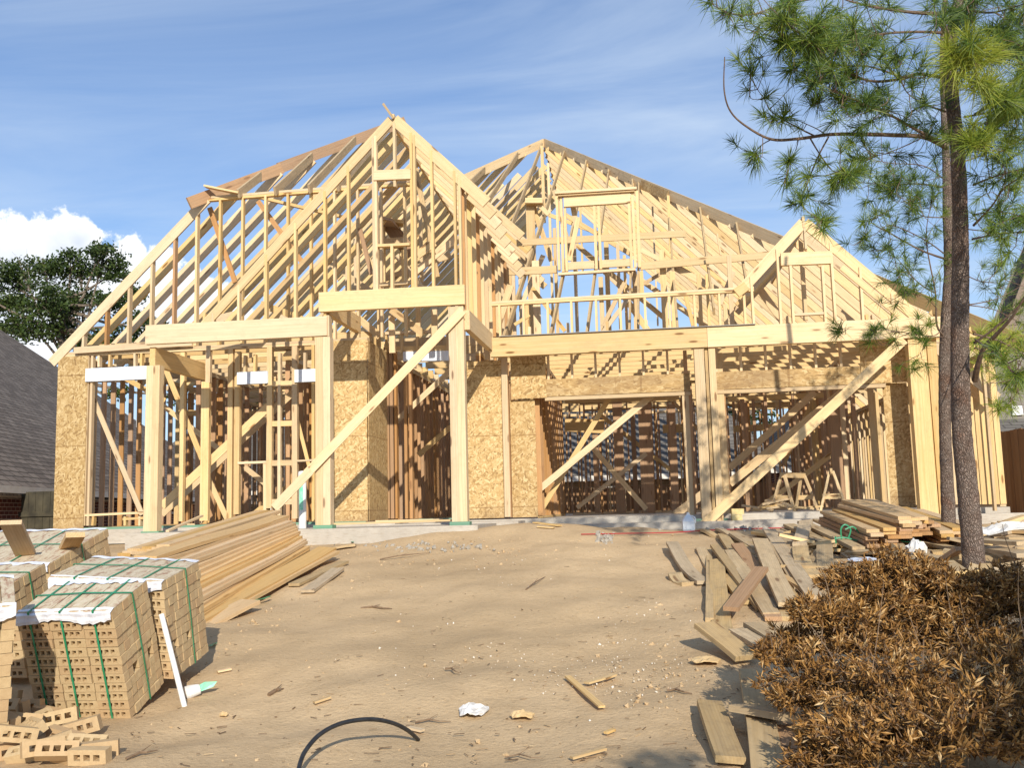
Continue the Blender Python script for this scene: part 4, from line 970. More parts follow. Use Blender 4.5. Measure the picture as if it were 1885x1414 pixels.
def pine(label, zc0, trunk_px, w_px, branches, tufts, extra=()):
    base = G(*trunk_px[0])
    zc0 = (base-CAM).dot(FW)
    tr = thing('pine_tree', label, 'tree', base)
    pts = [base-Vector((0, 0, .15))]+[D(px, py, zc0) for px, py in trunk_px[1:]]
    rd = [w*zc0/F/2 for w in w_px]; sp = smoothpts(pts, 8); rr = np.interp(np.linspace(0, len(pts)-1, len(sp)), range(len(pts)), [rd[0]]+rd[1:])
    # densify for bark relief
    P2 = []; R2 = []
    for i in range(len(sp)-1):
        nn_ = max(1, int((sp[i+1]-sp[i]).length/.035))
        for k in range(nn_): e = k/nn_; P2.append(sp[i].lerp(sp[i+1], e)); R2.append(rr[i]*(1-e)+rr[i+1]*e)
    mb = MB(); mb.tube(P2, R2, 26, .5, gseed=zc0, rough=.045); mb.obj('trunk', M_bark, tr, smooth=True)
    mb = MB(); nd = MB(); bps = list(P2[::4])
    for path, r0, dd, tl in branches:
        n_ = len(path); bp = smoothpts([D(px, py, zc0+dd*(i/(n_-1))) for i, (px, py) in enumerate(path)], 6)
        rads = [r0*(1-.82*i/(len(bp)-1)) for i in range(len(bp))]; bps += bp[2:]
        mb.tube(bp, rads, 6, .5, caps=False, rough=.05)
        for j in range(tl):
            i = int(len(bp)*random.uniform(.35, 1.0)); i = min(i, len(bp)-2); q = bp[i]; a = (bp[i+1]-bp[i]).normalized()
            d = (a*.7+rnd_unit()*.75).normalized(); l = random.uniform(.06, .32)
            e = q+d*l*.5+rnd_unit()*.03; f_ = q+d*l+Vector((0, 0, .04)); mb.tube([q, e, f_], [.005, .0035, .0025], 4, .5, caps=False)
            tuft(nd, f_, f_-e, random.randint(26, 50), random.uniform(.13, .20), random.uniform(-.12, .15))
        if tl: tuft(nd, bp[-1], bp[-1]-bp[-2], 50, .18, .05)
    for px, py, dd, n_, L, br in tufts:
        c = D(px, py, zc0+dd); q = min(bps, key=lambda v: (v-c).length_squared); near_ = q.lerp(c, .55)+rnd_unit()*min(.16, .35*(c-q).length)+Vector((0, 0, -.04))
        tw = smoothpts([q, near_, c], 4); bps += tw[3:]; mb.tube(tw, list(np.linspace(.0045, .0025, 9)), 4, .5, caps=False)
        tuft(nd, c, c-near_+rnd_unit()*.05, n_, L, br)
    for path, r0, dd in extra:
        n_ = len(path); bp = smoothpts([D(px, py, zc0+dd*(i/(n_-1))) for i, (px, py) in enumerate(path)], 6)
        mb.tube(bp, [r0*(1-.75*i/(len(bp)-1)) for i in range(len(bp))], 6, .5, caps=False)
    mb.obj('branches', M_branch, tr); nd.obj('crown', M_needle, tr)
M_branch = plain('pine_branch', (.20, .14, .10), (.10, .07, .055), 30, .9, .1)
random.seed(21)
B1 = [((1742, 272), (1700, 252), (1640, 248), (1590, 247), (1530, 247), (1470, 255), (1420, 256), (1375, 233), (1345, 205), (1333, 165), (1334, 104)), .022, -.9, 0]
br1 = [B1,
 [((1420, 256), (1400, 268), (1388, 284)), .006, -.1, 2],
 [((1500, 250), (1460, 230), (1420, 205), (1408, 183), (1392, 160), (1382, 133)), .008, -.5, 4],
 [((1520, 248), (1500, 235), (1450, 215), (1425, 218)), .006, -.5, 4],
 [((1470, 255), (1465, 275), (1452, 297)), .006, -.6, 1],
 [((1490, 252), (1510, 285), (1530, 312), (1560, 325)), .008, -.7, 9],
 [((1525, 252), (1505, 290), (1485, 340), (1474, 372), (1490, 392), (1515, 408)), .008, -.8, 6],
 [((1735, 262), (1690, 240), (1640, 212), (1590, 190), (1545, 172), (1500, 150)), .017, -1.1, 26],
 [((1735, 142), (1690, 136), (1650, 146), (1600, 148), (1545, 124), (1505, 90), (1470, 60), (1440, 35)), .016, -1.2, 34],
 [((1650, 138), (1600, 122), (1540, 118), (1480, 85), (1440, 80)), .009, -1.0, 16],
 [((1735, 60), (1700, 58), (1640, 60), (1590, 68), (1530, 80), (1460, 80)), .014, -1.0, 22],
 [((1730, 25), (1680, 22), (1620, 14), (1560, 0), (1520, -20)), .018, -.8, 12],
 [((1560, -10), (1490, -2), (1430, 12), (1380, 27), (1340, 22), (1305, 4)), .010, -.9, 12],
 [((1400, 20), (1370, 45), (1395, 58), (1440, 48)), .005, -.9, 3],
 [((1740, 205), (1700, 190), (1670, 170), (1655, 140)), .010, -.7, 9],
 [((1700, 252), (1650, 275), (1610, 285), (1570, 262)), .006, -.6, 6],
 [((1795, 210), (1830, 190), (1885, 165), (1930, 150)), .014, -1.0, 14],
 [((1800, 120), (1840, 100), (1890, 85)), .014, -1.2, 14],
 [((1795, 20), (1830, 22), (1890, 5)), .014, -1.0, 10],
 [((1775, 60), (1785, 30), (1800, -20)), .014, -.8, 8],
 [((1800, 250), (1840, 225), (1890, 200)), .012, -1.1, 16],
 [((1792, 340), (1830, 325), (1890, 308)), .012, -.9, 8],
 [((1792, 415), (1825, 380), (1850, 345), (1890, 320)), .012, -.7, 6],
 [((1790, 440), (1830, 432), (1890, 425)), .010, -1.0, 12],
 [((1790, 395), (1840, 390), (1890, 400)), .008, -.8, 6],
 [((1735, 262), (1780, 240), (1800, 262)), .01, -1.0, 6],
 [((1795, 625), (1830, 650), (1870, 690)), .009, -1.5, 10],
 [((1765, 150), (1772, 130), (1780, 105), (1790, 80)), .010, -1.4, 4], [((1775, 215), (1830, 205), (1870, 195), (1900, 190)), .010, -1.3, 6], [((1770, 60), (1820, 70), (1860, 60), (1900, 40)), .010, -.6, 6],
 ]
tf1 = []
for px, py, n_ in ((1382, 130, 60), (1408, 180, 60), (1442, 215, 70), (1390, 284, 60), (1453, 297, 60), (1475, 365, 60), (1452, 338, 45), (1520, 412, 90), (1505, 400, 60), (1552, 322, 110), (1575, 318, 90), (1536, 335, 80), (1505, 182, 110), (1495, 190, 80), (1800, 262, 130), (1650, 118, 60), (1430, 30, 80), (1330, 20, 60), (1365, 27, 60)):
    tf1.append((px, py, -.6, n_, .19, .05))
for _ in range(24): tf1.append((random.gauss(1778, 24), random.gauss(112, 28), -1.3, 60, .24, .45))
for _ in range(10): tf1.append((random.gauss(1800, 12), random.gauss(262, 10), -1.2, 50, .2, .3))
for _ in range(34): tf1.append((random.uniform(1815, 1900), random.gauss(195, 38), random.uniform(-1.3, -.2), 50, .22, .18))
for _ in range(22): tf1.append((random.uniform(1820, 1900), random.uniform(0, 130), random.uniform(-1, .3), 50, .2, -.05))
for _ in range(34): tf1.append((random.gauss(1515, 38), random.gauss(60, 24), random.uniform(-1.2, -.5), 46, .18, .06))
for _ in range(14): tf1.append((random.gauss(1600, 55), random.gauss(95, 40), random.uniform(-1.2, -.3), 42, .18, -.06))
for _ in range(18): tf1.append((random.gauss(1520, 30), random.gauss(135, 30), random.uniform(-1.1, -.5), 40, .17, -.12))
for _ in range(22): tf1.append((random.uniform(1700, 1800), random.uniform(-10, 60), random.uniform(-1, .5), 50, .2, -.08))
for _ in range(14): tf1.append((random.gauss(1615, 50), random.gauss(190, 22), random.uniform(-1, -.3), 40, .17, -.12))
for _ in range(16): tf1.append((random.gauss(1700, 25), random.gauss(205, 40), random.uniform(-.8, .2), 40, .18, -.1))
ex1 = [(((1795, 700), (1800, 672), (1812, 640), (1835, 615), (1862, 585), (1890, 540)), .030, -.8), (((1793, 632), (1830, 605), (1870, 568), (1895, 545)), .012, -.5), (((1792, 615), (1840, 628), (1880, 650), (1900, 660)), .010, .3), (((1795, 640), (1830, 655), (1880, 665)), .007, -.5), (((1815, 640), (1850, 660), (1868, 700), (1885, 760)), .006, -.9)]
pine('thicker pine with rough grey-brown bark and a bright green crown, in the scrap lumber', 10.2,
     [(1795, 1066), (1790, 1000), (1781, 900), (1770, 780), (1767, 640), (1768, 500), (1767, 380), (1762, 270), (1752, 170), (1750, 80), (1765, 0), (1775, -60)], [44, 39, 37, 34, 32, 30, 27, 25, 24, 22, 18, 14], br1, tf1, ex1)
random.seed(33)
br2 = [
 [((1738, 345), (1690, 338), (1640, 340), (1590, 336), (1550, 330)), .012, -.6, 14],
 [((1738, 330), (1700, 305), (1640, 300), (1600, 292)), .009, -.6, 12],
 [((1745, 478), (1720, 470), (1690, 458), (1640, 430), (1605, 410), (1612, 400), (1590, 408)), .014, -.9, 4],
 [((1742, 470), (1700, 440), (1640, 415), (1610, 432), (1590, 440)), .009, -.8, 4],
 [((1745, 400), (1700, 398), (1680, 380), (1640, 350)), .008, -.5, 12],
 [((1745, 625), (1725, 600), (1722, 540), (1705, 440), (1715, 370)), .016, -.4, 8],
 [((1722, 540), (1690, 520), (1655, 480), (1630, 455)), .009, -.5, 12],
 [((1722, 565), (1700, 545), (1665, 540)), .006, -.4, 6],
 [((1745, 630), (1700, 632), (1640, 636), (1600, 632)), .005, -.5, 3],
 [((1745, 700), (1737, 720), (1715, 745), (1690, 610)), .0, -.3, 0],
 [((1740, 890), (1700, 620), (1690, 600)), .0, 0, 0],
 [((1745, 590), (1738, 655), (1715, 605), (1640, 600)), .0, 0, 0],
 [((1745, 612), (1735, 660), (1700, 615), (1690, 615)), .0, 0, 0],
 ]
br2 = [q for q in br2 if q[1] > 0]
br2 += [[((1765, 655), (1800, 640), (1835, 645), (1870, 665), (1895, 690)), .009, -2.2, 6], [((1765, 420), (1810, 425), (1855, 430), (1895, 425)), .008, -.6, 6],
        [((1738, 570), (1736, 600), (1720, 618), (1690, 616), (1640, 609), (1590, 607), (1545, 606)), .009, -.9, 9],
        [((1745, 620), (1715, 622), (1700, 640), (1685, 665)), .006, -.7, 6],
        [((1765, 300), (1810, 285), (1870, 262), (1900, 250)), .01, .3, 10], [((1765, 500), (1820, 520), (1890, 500)), .008, .5, 9], [((1765, 560), (1830, 570), (1890, 600)), .008, .4, 8]]
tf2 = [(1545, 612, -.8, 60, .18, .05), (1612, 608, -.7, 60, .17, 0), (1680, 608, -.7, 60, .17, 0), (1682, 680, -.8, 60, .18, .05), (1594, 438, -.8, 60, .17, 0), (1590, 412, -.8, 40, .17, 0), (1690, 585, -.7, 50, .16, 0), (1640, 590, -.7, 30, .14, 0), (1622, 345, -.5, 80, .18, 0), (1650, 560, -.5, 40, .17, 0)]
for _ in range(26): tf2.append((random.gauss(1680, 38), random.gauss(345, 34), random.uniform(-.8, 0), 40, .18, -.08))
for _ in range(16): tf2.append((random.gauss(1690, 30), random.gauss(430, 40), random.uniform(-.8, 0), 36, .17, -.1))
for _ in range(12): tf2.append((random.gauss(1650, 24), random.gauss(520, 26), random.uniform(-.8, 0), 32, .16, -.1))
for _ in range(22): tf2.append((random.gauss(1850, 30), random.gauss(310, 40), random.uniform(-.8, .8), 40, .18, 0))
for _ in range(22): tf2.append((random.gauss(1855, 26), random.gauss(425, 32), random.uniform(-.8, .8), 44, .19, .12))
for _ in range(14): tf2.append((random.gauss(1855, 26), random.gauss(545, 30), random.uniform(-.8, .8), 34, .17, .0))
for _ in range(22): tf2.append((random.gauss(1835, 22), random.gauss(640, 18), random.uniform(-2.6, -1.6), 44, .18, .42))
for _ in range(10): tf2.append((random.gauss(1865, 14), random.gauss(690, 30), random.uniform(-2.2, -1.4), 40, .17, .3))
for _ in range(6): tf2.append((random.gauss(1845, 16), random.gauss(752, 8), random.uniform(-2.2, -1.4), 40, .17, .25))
pine('slender darker pine trunk just left of the thick pine, rising out of the scrap lumber', 12.0,
     [(1748, 1000), (1746, 950), (1743, 880), (1740, 800), (1739, 700), (1742, 600), (1748, 500), (1745, 400), (1742, 300), (1738, 200), (1735, 100), (1740, 0), (1745, -50)], [28, 25, 23, 21, 21, 21, 20, 18, 14, 12, 10, 9, 8], br2, tf2,
     [(((1762, 560), (1790, 560), (1840, 548), (1890, 520)), .010, .2)])

# ================================================================== BRICK CUBES
random.seed(5)
def rotm(a, b_, g): return Matrix.Rotation(a, 3, 'Z') @ Matrix.Rotation(b_, 3, 'Y') @ Matrix.Rotation(g, 3, 'X')
def brick_into(mb_, T, L, Wd, H, holes=0, hz=.016, t=None, both=False):
    """brick centred on the origin of transform T: L along x, Wd along y, H along z; core holes open on the -y face"""
    t = random.random() if t is None else t; off = Vector((random.uniform(0, 9), random.uniform(0, 9), random.uniform(0, 9)))
    vs, fs = [], []
    def q(a, b_, c, d):
        k = len(vs); vs.extend([a, b_, c, d]); fs.append((k, k+1, k+2, k+3))
    x0, x1, y0, y1, z0, z1 = -L/2, L/2, -Wd/2, Wd/2, -H/2, H/2
    q((x1, y0, z0), (x1, y1, z0), (x1, y1, z1), (x1, y0, z1)); q((x0, y1, z0), (x0, y0, z0), (x0, y0, z1), (x0, y1, z1))
    q((x0, y0, z1), (x1, y0, z1), (x1, y1, z1), (x0, y1, z1)); q((x0, y1, z0), (x1, y1, z0), (x1, y0, z0), (x0, y0, z0))
    for yf, sg in ((y0, 1), (y1, -1)):
        if holes and (sg == 1 or both):
            m_ = .026; pit_ = (L-2*m_)/holes; xs = [x0]
            for i in range(holes): c = x0+m_+pit_*(i+.5); xs += [c-pit_*.33, c+pit_*.33]
            xs += [x1]; dp = .045*sg if not both else Wd*.499*sg
            def qq(a, b_, c, d): q(a, b_, c, d) if sg == 1 else q(d, c, b_, a)
            for i in range(len(xs)-1):
                a, c = xs[i], xs[i+1]
                if i % 2 == 0: qq((a, yf, z0), (c, yf, z0), (c, yf, z1), (a, yf, z1))
                else:
                    qq((a, yf, z0), (c, yf, z0), (c, yf, -hz), (a, yf, -hz)); qq((a, yf, hz), (c, yf, hz), (c, yf, z1), (a, yf, z1))
                    qq((a, yf, -hz), (c, yf, -hz), (c, yf+dp, -hz), (a, yf+dp, -hz)); qq((a, yf+dp, hz), (c, yf+dp, hz), (c, yf, hz), (a, yf, hz))
                    qq((a, yf, hz), (a, yf, -hz), (a, yf+dp, -hz), (a, yf+dp, hz)); qq((c, yf, -hz), (c, yf, hz), (c, yf+dp, hz), (c, yf+dp, -hz))
                    if not both: qq((a, yf+dp, -hz), (c, yf+dp, -hz), (c, yf+dp, hz), (a, yf+dp, hz))
        else:
            if sg == 1: q((x0, yf, z0), (x1, yf, z0), (x1, yf, z1), (x0, yf, z1))
            else: q((x1, yf, z0), (x0, yf, z0), (x0, yf, z1), (x1, yf, z1))
    mb_.add([T(Vector(v)) for v in vs], fs, [Vector(v)+off for v in vs], t)
def cube(label, o, Rm, Wd, Dp, H, ncol, ndep, nrow, shear=0.0, straps_f=(), straps_x=(), holes=4, wrap=True, slots=(), group='strapped cubes of tan brick', cat='brick cube'):
    th = thing('brick_cube', label, cat, o, group)
    o = Vector(o)
    def L2W(v): return o+Rm@Vector((v.x+shear*v.z/H, v.y, v.z))
    mb_ = MB(); tp = MB(); bl, bd, bh = Wd/ncol, Dp/ndep, H/nrow
    for r_ in range(nrow):
        for d in range(ndep):
            for c in range(ncol):
                if (r_, d) in slots and c == ncol-1: continue
                if 0 < r_ < nrow-1 and 0 < d < ndep-1 and 0 < c < ncol-1: continue
                jx, jy, jz = random.uniform(-.005, .005)+(.006 if r_ % 3 == 0 else 0), random.uniform(-.005, .005), random.uniform(-.002, .002)
                cx, cy, cz = bl*(c+.5)+jx, bd*(d+.5)+jy, bh*(r_+.5)+jz
                ra = random.uniform(-.012, .012)
                T = lambda v, cx=cx, cy=cy, cz=cz, ra=ra: L2W(Vector((v.x*math.cos(ra)-v.y*math.sin(ra)+cx, v.y+cy, v.z+cz)))
                brick_into(mb_, T, bl-.005, bd-.003, bh-.004, holes if d == 0 else 0)
    mb_.obj('bricks', M_brick, th)
    # the stained bed faces on top
    for c in range(ncol*1):
        x0, x1 = bl*c+.004, bl*(c+1)-.004
        zt = H+random.uniform(.001, .008)
        vs = [Vector((x, y, z)) for z in (H-.002, zt) for x, y in ((x0, .004), (x1, .004), (x1, Dp-.004), (x0, Dp-.004))]
        off = random.uniform(0, 9)
        tp.add([L2W(v) for v in vs], [(3, 2, 1, 0), (4, 5, 6, 7), (0, 1, 5, 4), (1, 2, 6, 5), (2, 3, 7, 6), (3, 0, 4, 7)], [Vector((v.x*1.6+off, v.y*.7, 0)) for v in vs], .5)
    tp.obj('top_course', M_bricktop, th)
    def ribbon(pts, w_, wax, m=M_green, name='strap', th_=.0015):
        rb = MB()
        for i in range(len(pts)-1):
            a, c = Vector(pts[i]), Vector(pts[i+1]); k = len(rb.v); wv = Vector(wax)*w_/2
            nn = (c-a).cross(wv).normalized()*th_
            vs = [a-wv-nn, a+wv-nn, c+wv-nn, c-wv-nn, a-wv+nn, a+wv+nn, c+wv+nn, c-wv+nn]
            rb.add([L2W(v) for v in vs], [(3, 2, 1, 0), (4, 5, 6, 7), (0, 1, 5, 4), (1, 2, 6, 5), (2, 3, 7, 6), (3, 0, 4, 7)], None, .5)
        return rb.obj(name, m, th)
    e = .011
    for x in straps_f: ribbon([(x, -e, .0), (x, -e, H*.5), (x, -e, H+e), (x, Dp*.5, H+e*1.4), (x, Dp+e, H+e), (x, Dp+e, 0)], .013, (1, 0, 0))
    for y in straps_x: ribbon([(-e, y, 0), (-e, y, H+e*1.2), (Wd*.5, y+.01, H+e*1.7), (Wd+e, y, H+e*1.2), (Wd+e*1.3, y, H*.5), (Wd+e, y, 0)], .013, (0, 1, 0))
    if wrap:
        wb = MB(); n = 26; rows = 5
        def sheet(p_of):
            k = len(wb.v); vs = [p_of(i/n, j/(rows-1)) for j in range(rows) for i in range(n+1)]
            lo = [v-Vector((0, 0, .003)) for v in vs]; m_ = len(vs)
            fs = [(j*(n+1)+i, j*(n+1)+i+1, (j+1)*(n+1)+i+1, (j+1)*(n+1)+i) for j in range(rows-1) for i in range(n)]
            wb.add([L2W(v) for v in vs], fs, None, .5); 
        rn = [random.uniform(-.008, .008) for _ in range(n+1)]
        sheet(lambda u, v: Vector((Wd*(u*1.0), -.016-.004*math.sin(u*40)-(.006 if v > .5 else 0)+(0.05*(1-v*4) if v < .25 else 0), H+.011-v*.075*(1+.25*math.sin(u*9+1))+rn[int(u*n)]*v)))
        wb.obj('plastic_wrap', M_wrap, th); wb = MB()
        sheet(lambda u, v: Vector((Wd*u, Dp+.012-(.05+rn[int(u*n)]*3)*v, H+.012+.004*math.sin(u*30))))
        wb.obj('plastic_wrap', M_wrap, th)
    return L2W, th
RA = rotm(-.059, -.019, .37); oA = (-4.166, 6.598, -1.19)
cube('front cube of tan bricks with three green straps over its cored face and top', oA, RA, .70, .45, .789, 3, 7, 12, .032, (.10, .33, .57), (.24,), slots=((4, 2), (4, 5)))
RB_ = rotm(.019, .057, .182)
cube('second cube of tan bricks, directly behind the front cube and beside the long lumber pile', (-4.24, 6.97, -.945), RB_, .857, .614, .703, 4, 9, 11, -.07, (.2, .45, .7), (.35,), slots=((3, 1), (3, 4)))
def place(px, py, zc, Rm, lp): return D(px, py, zc)-Rm@Vector(lp)
RC = rotm(.62, -.02, .30)
oC = place(30, 1116, 5.9, RC, (.55+.03, 0, .80))
cube('leftmost near cube of tan bricks showing only brick ends, cut by the left edge', oC, RC, .55, .5, .80, 7, 5, 11, .03, (), (), holes=0, wrap=True)
RD = rotm(-.02, .0, .30)
oD = place(89, 1040, 8.6, RD, (1.1, 0, .75)); cube('farther cube of tan bricks with two upright board ends on top', oD, RD, 1.1, .95, .75, 4, 12, 10, 0, (.3, .7), (.5,))
oE = place(66, 1048, 7.7, RD, (1.0, 0.3, .75)); cube('low cube of tan bricks at the left edge, just in front of the farther cube', oE, RD, 1.0, .42, .75, 4, 6, 10, 0, (), (.2,))
def lone(name, mb_, m, label, cat, group=None, smooth=False):
    v = np.array(mb_.v); o = Vector((v[:, 0].mean(), v[:, 1].mean(), v[:, 2].min()))
    ob = mb_.obj(name, m, None, o, smooth); tag(ob, label, cat, group); return ob
def plank(a, b_, w, th=.038, m=M_old, label='', group=None, roll=0, t=None, name='plank', cat='plank', bow=0):
    mb_ = MB(); a = Vector(a); b_ = Vector(b_); ax = (b_-a).normalized()
    up = Matrix.Rotation(roll, 3, ax) @ Vector((0, 0, 1))
    mb_.bar(a, b_, w, th, up, t if t is not None else random.random()*.7, jit=0, bow=bow)
    return lone(name, mb_, m, label, cat, group)
plank(D(47, 1020, 8.9), D(20, 962, 8.35), .165, .04, M_stack, 'tall brown board end sticking up from the farther brick cube', t=.6)
plank(D(125, 1012, 9.1), D(139, 985, 8.75), .155, .045, M_stack, 'short reddish board end sticking up right of the tall board end', t=.8)
# loose bricks in the corner
LB = [(12, 1352, 0, .3), (30, 1385, 0, 1.2), (8, 1400, 0, .7), (50, 1402, 0, .1), (22, 1335, .06, -.2), (92, 1330, .0, .2), (70, 1345, .02, 1.3), (108, 1350, .05, .25), (120, 1372, .0, .05), (160, 1385, .0, .05), (95, 1392, .02, 1.0), (78, 1408, .05, .8), (130, 1405, 0, .1), (165, 1408, 0, .1), (40, 1365, .08, .5), (60, 1382, .09, -.7), (10, 1372, .1, -.5), (28, 1400, .1, .9), (0, 1340, .08, .1), (46, 1330, .05, .0), (150, 1362, .03, .1), (105, 1412, .04, .3), (180, 1395, 0, .4), (5, 1320, .09, .0)]
blab = ['uppermost', 'sideways', 'tilted', 'half-buried', 'flat-lying', 'leaning', 'upended', 'cored']
for i, (px, py, dz, ya) in enumerate(LB):
    c = G(px, py)+Vector((0, 0, dz+.045)); Rm = rotm(ya+random.uniform(-.15, .15), random.uniform(-.25, .25), random.uniform(-.3, .3) if i % 3 else random.uniform(-1.1, -.6))
    mb_ = MB(); brick_into(mb_, lambda v: c+Rm@v, .225, .068, .088, 3, .017, both=True)
    lone('brick', mb_, M_brick, 'loose tan cored brick tumbled in the heap at the lower left corner', 'brick', 'loose bricks heaped in the corner')
# ================================================================== LONG LUMBER PILE (LEFT)
ordn = ['topmost', 'second', 'third', 'fourth', 'fifth', 'sixth', 'seventh', 'eighth', 'ninth', 'tenth', 'eleventh', 'twelfth', 'thirteenth', 'fourteenth', 'fifteenth', 'sixteenth', 'seventeenth', 'eighteenth']
NP = 17
for i in range(NP):
    e = i/(NP-1); pl = (298+60*min(1, e*1.4), 1024+(1172-1024)*e - 0*e); pr_ = (533+ (40*e if e < .7 else 28+130*(e-.7)), 951+(1028-951)*e)
    if i in (14, 15): pr_ = (622+6*(i-14), 1010+6*(i-14))
    if i == 16: pr_ = (470, 1108)
    YL = 9.5-.75*e; YR_ = 13.0-.9*e
    a = P(pl[0], pl[1], Y=YL); c = P(pr_[0]+random.uniform(-10, 10), pr_[1], Y=YR_ if i < 16 else 9.6)
    a = a+(a-c)*.03
    ax = (c-a).normalized(); back = Vector((-ax.y, ax.x, 0)).normalized(); w = .235 if i in (0, 13, 14, 15, 16) else .185
    plank(a+back*w/2, c+back*w/2, w, .038, M_stack, '%s plank from the top of the long lumber pile behind the brick cubes' % ordn[i] if i else 'wide topmost plank of the long lumber pile behind the brick cubes', 'planks in the long lumber pile', roll=random.uniform(-.04, .10), t=.15+.35*random.random(), bow=random.uniform(-.02, .02))
for i in range(9):      # planks making up the back of the same pile
    a = P(228+i*9, 1022-i*1.2-(i % 3)*3, Y=10.0); c = P(470+i*5, 946-(i % 3)*2, Y=13.6)
    plank(a, c, .14, .038, M_stack, 'narrow plank at the back of the long lumber pile, ends showing above the brick cubes', 'narrow planks at the back of the pile', t=.3+.3*random.random())
# the core of the pile, planks whose edges show between the others
for i in range(10):
    a = P(330, 1045+i*12, Y=9.6-.05*i); c = P(520+i*4, 962+i*6, Y=13.2-.03*i)
    plank(a+Vector((-.22, .10, 0)), c+Vector((-.22, .10, 0)), .30, .045, M_stack, 'inner plank of the long lumber pile, mostly hidden by the outer planks', 'inner planks of the long lumber pile', t=.4)
for (x0, y0, x1, y1, w, lab) in ((541, 1077, 633, 1035, .13, 'weathered plank lying on the dirt at the right end of the long lumber pile'), (566, 1089, 622, 1048, .15, 'short board half under the weathered plank by the long pile'), (560, 1018, 650, 1003, .15, 'loose plank on the dirt in front of the white standpipe'), (590, 1012, 655, 1004, .1, 'narrow loose plank touching the green strap by the standpipe')):
    plank(G(x0, y0, .03), G(x1, y1, .04), w, .03, M_old, lab)
plank(P(308, 978, Y=14.3), P(372, 950, Y=15.6), .05, .03, M_pine, 'thin stick leaning on the slab edge right of the left post', name='stick', cat='stick')
plank(P(616, 965, Y=14.55), P(838, 958, Y=14.6), .10, .03, M_pine, 'long pale board lying on the porch slab between two posts', t=.3)
for i, (pp, lab) in enumerate(((((445, 1112), (465, 1105), (482, 1103), (497, 1098)), 'green strap scrap lying on the lowest plank of the long pile'), (((580, 996), (600, 992), (630, 993), (650, 998)), 'green strap lying on the dirt before the porch slab'), (((386, 1190), (392, 1186), (398, 1184)), 'short green strap end beside the second brick cube'))):
    mb_ = MB(); pts = smoothpts([G(x, y, .05 if i == 0 else .02) for x, y in pp], 4)
    for k in range(len(pts)-1): mb_.bar(pts[k], pts[k+1], .035, .003, (0, 0, 1), .5, jit=0)
    lone('strap', mb_, M_green, lab, 'strap')
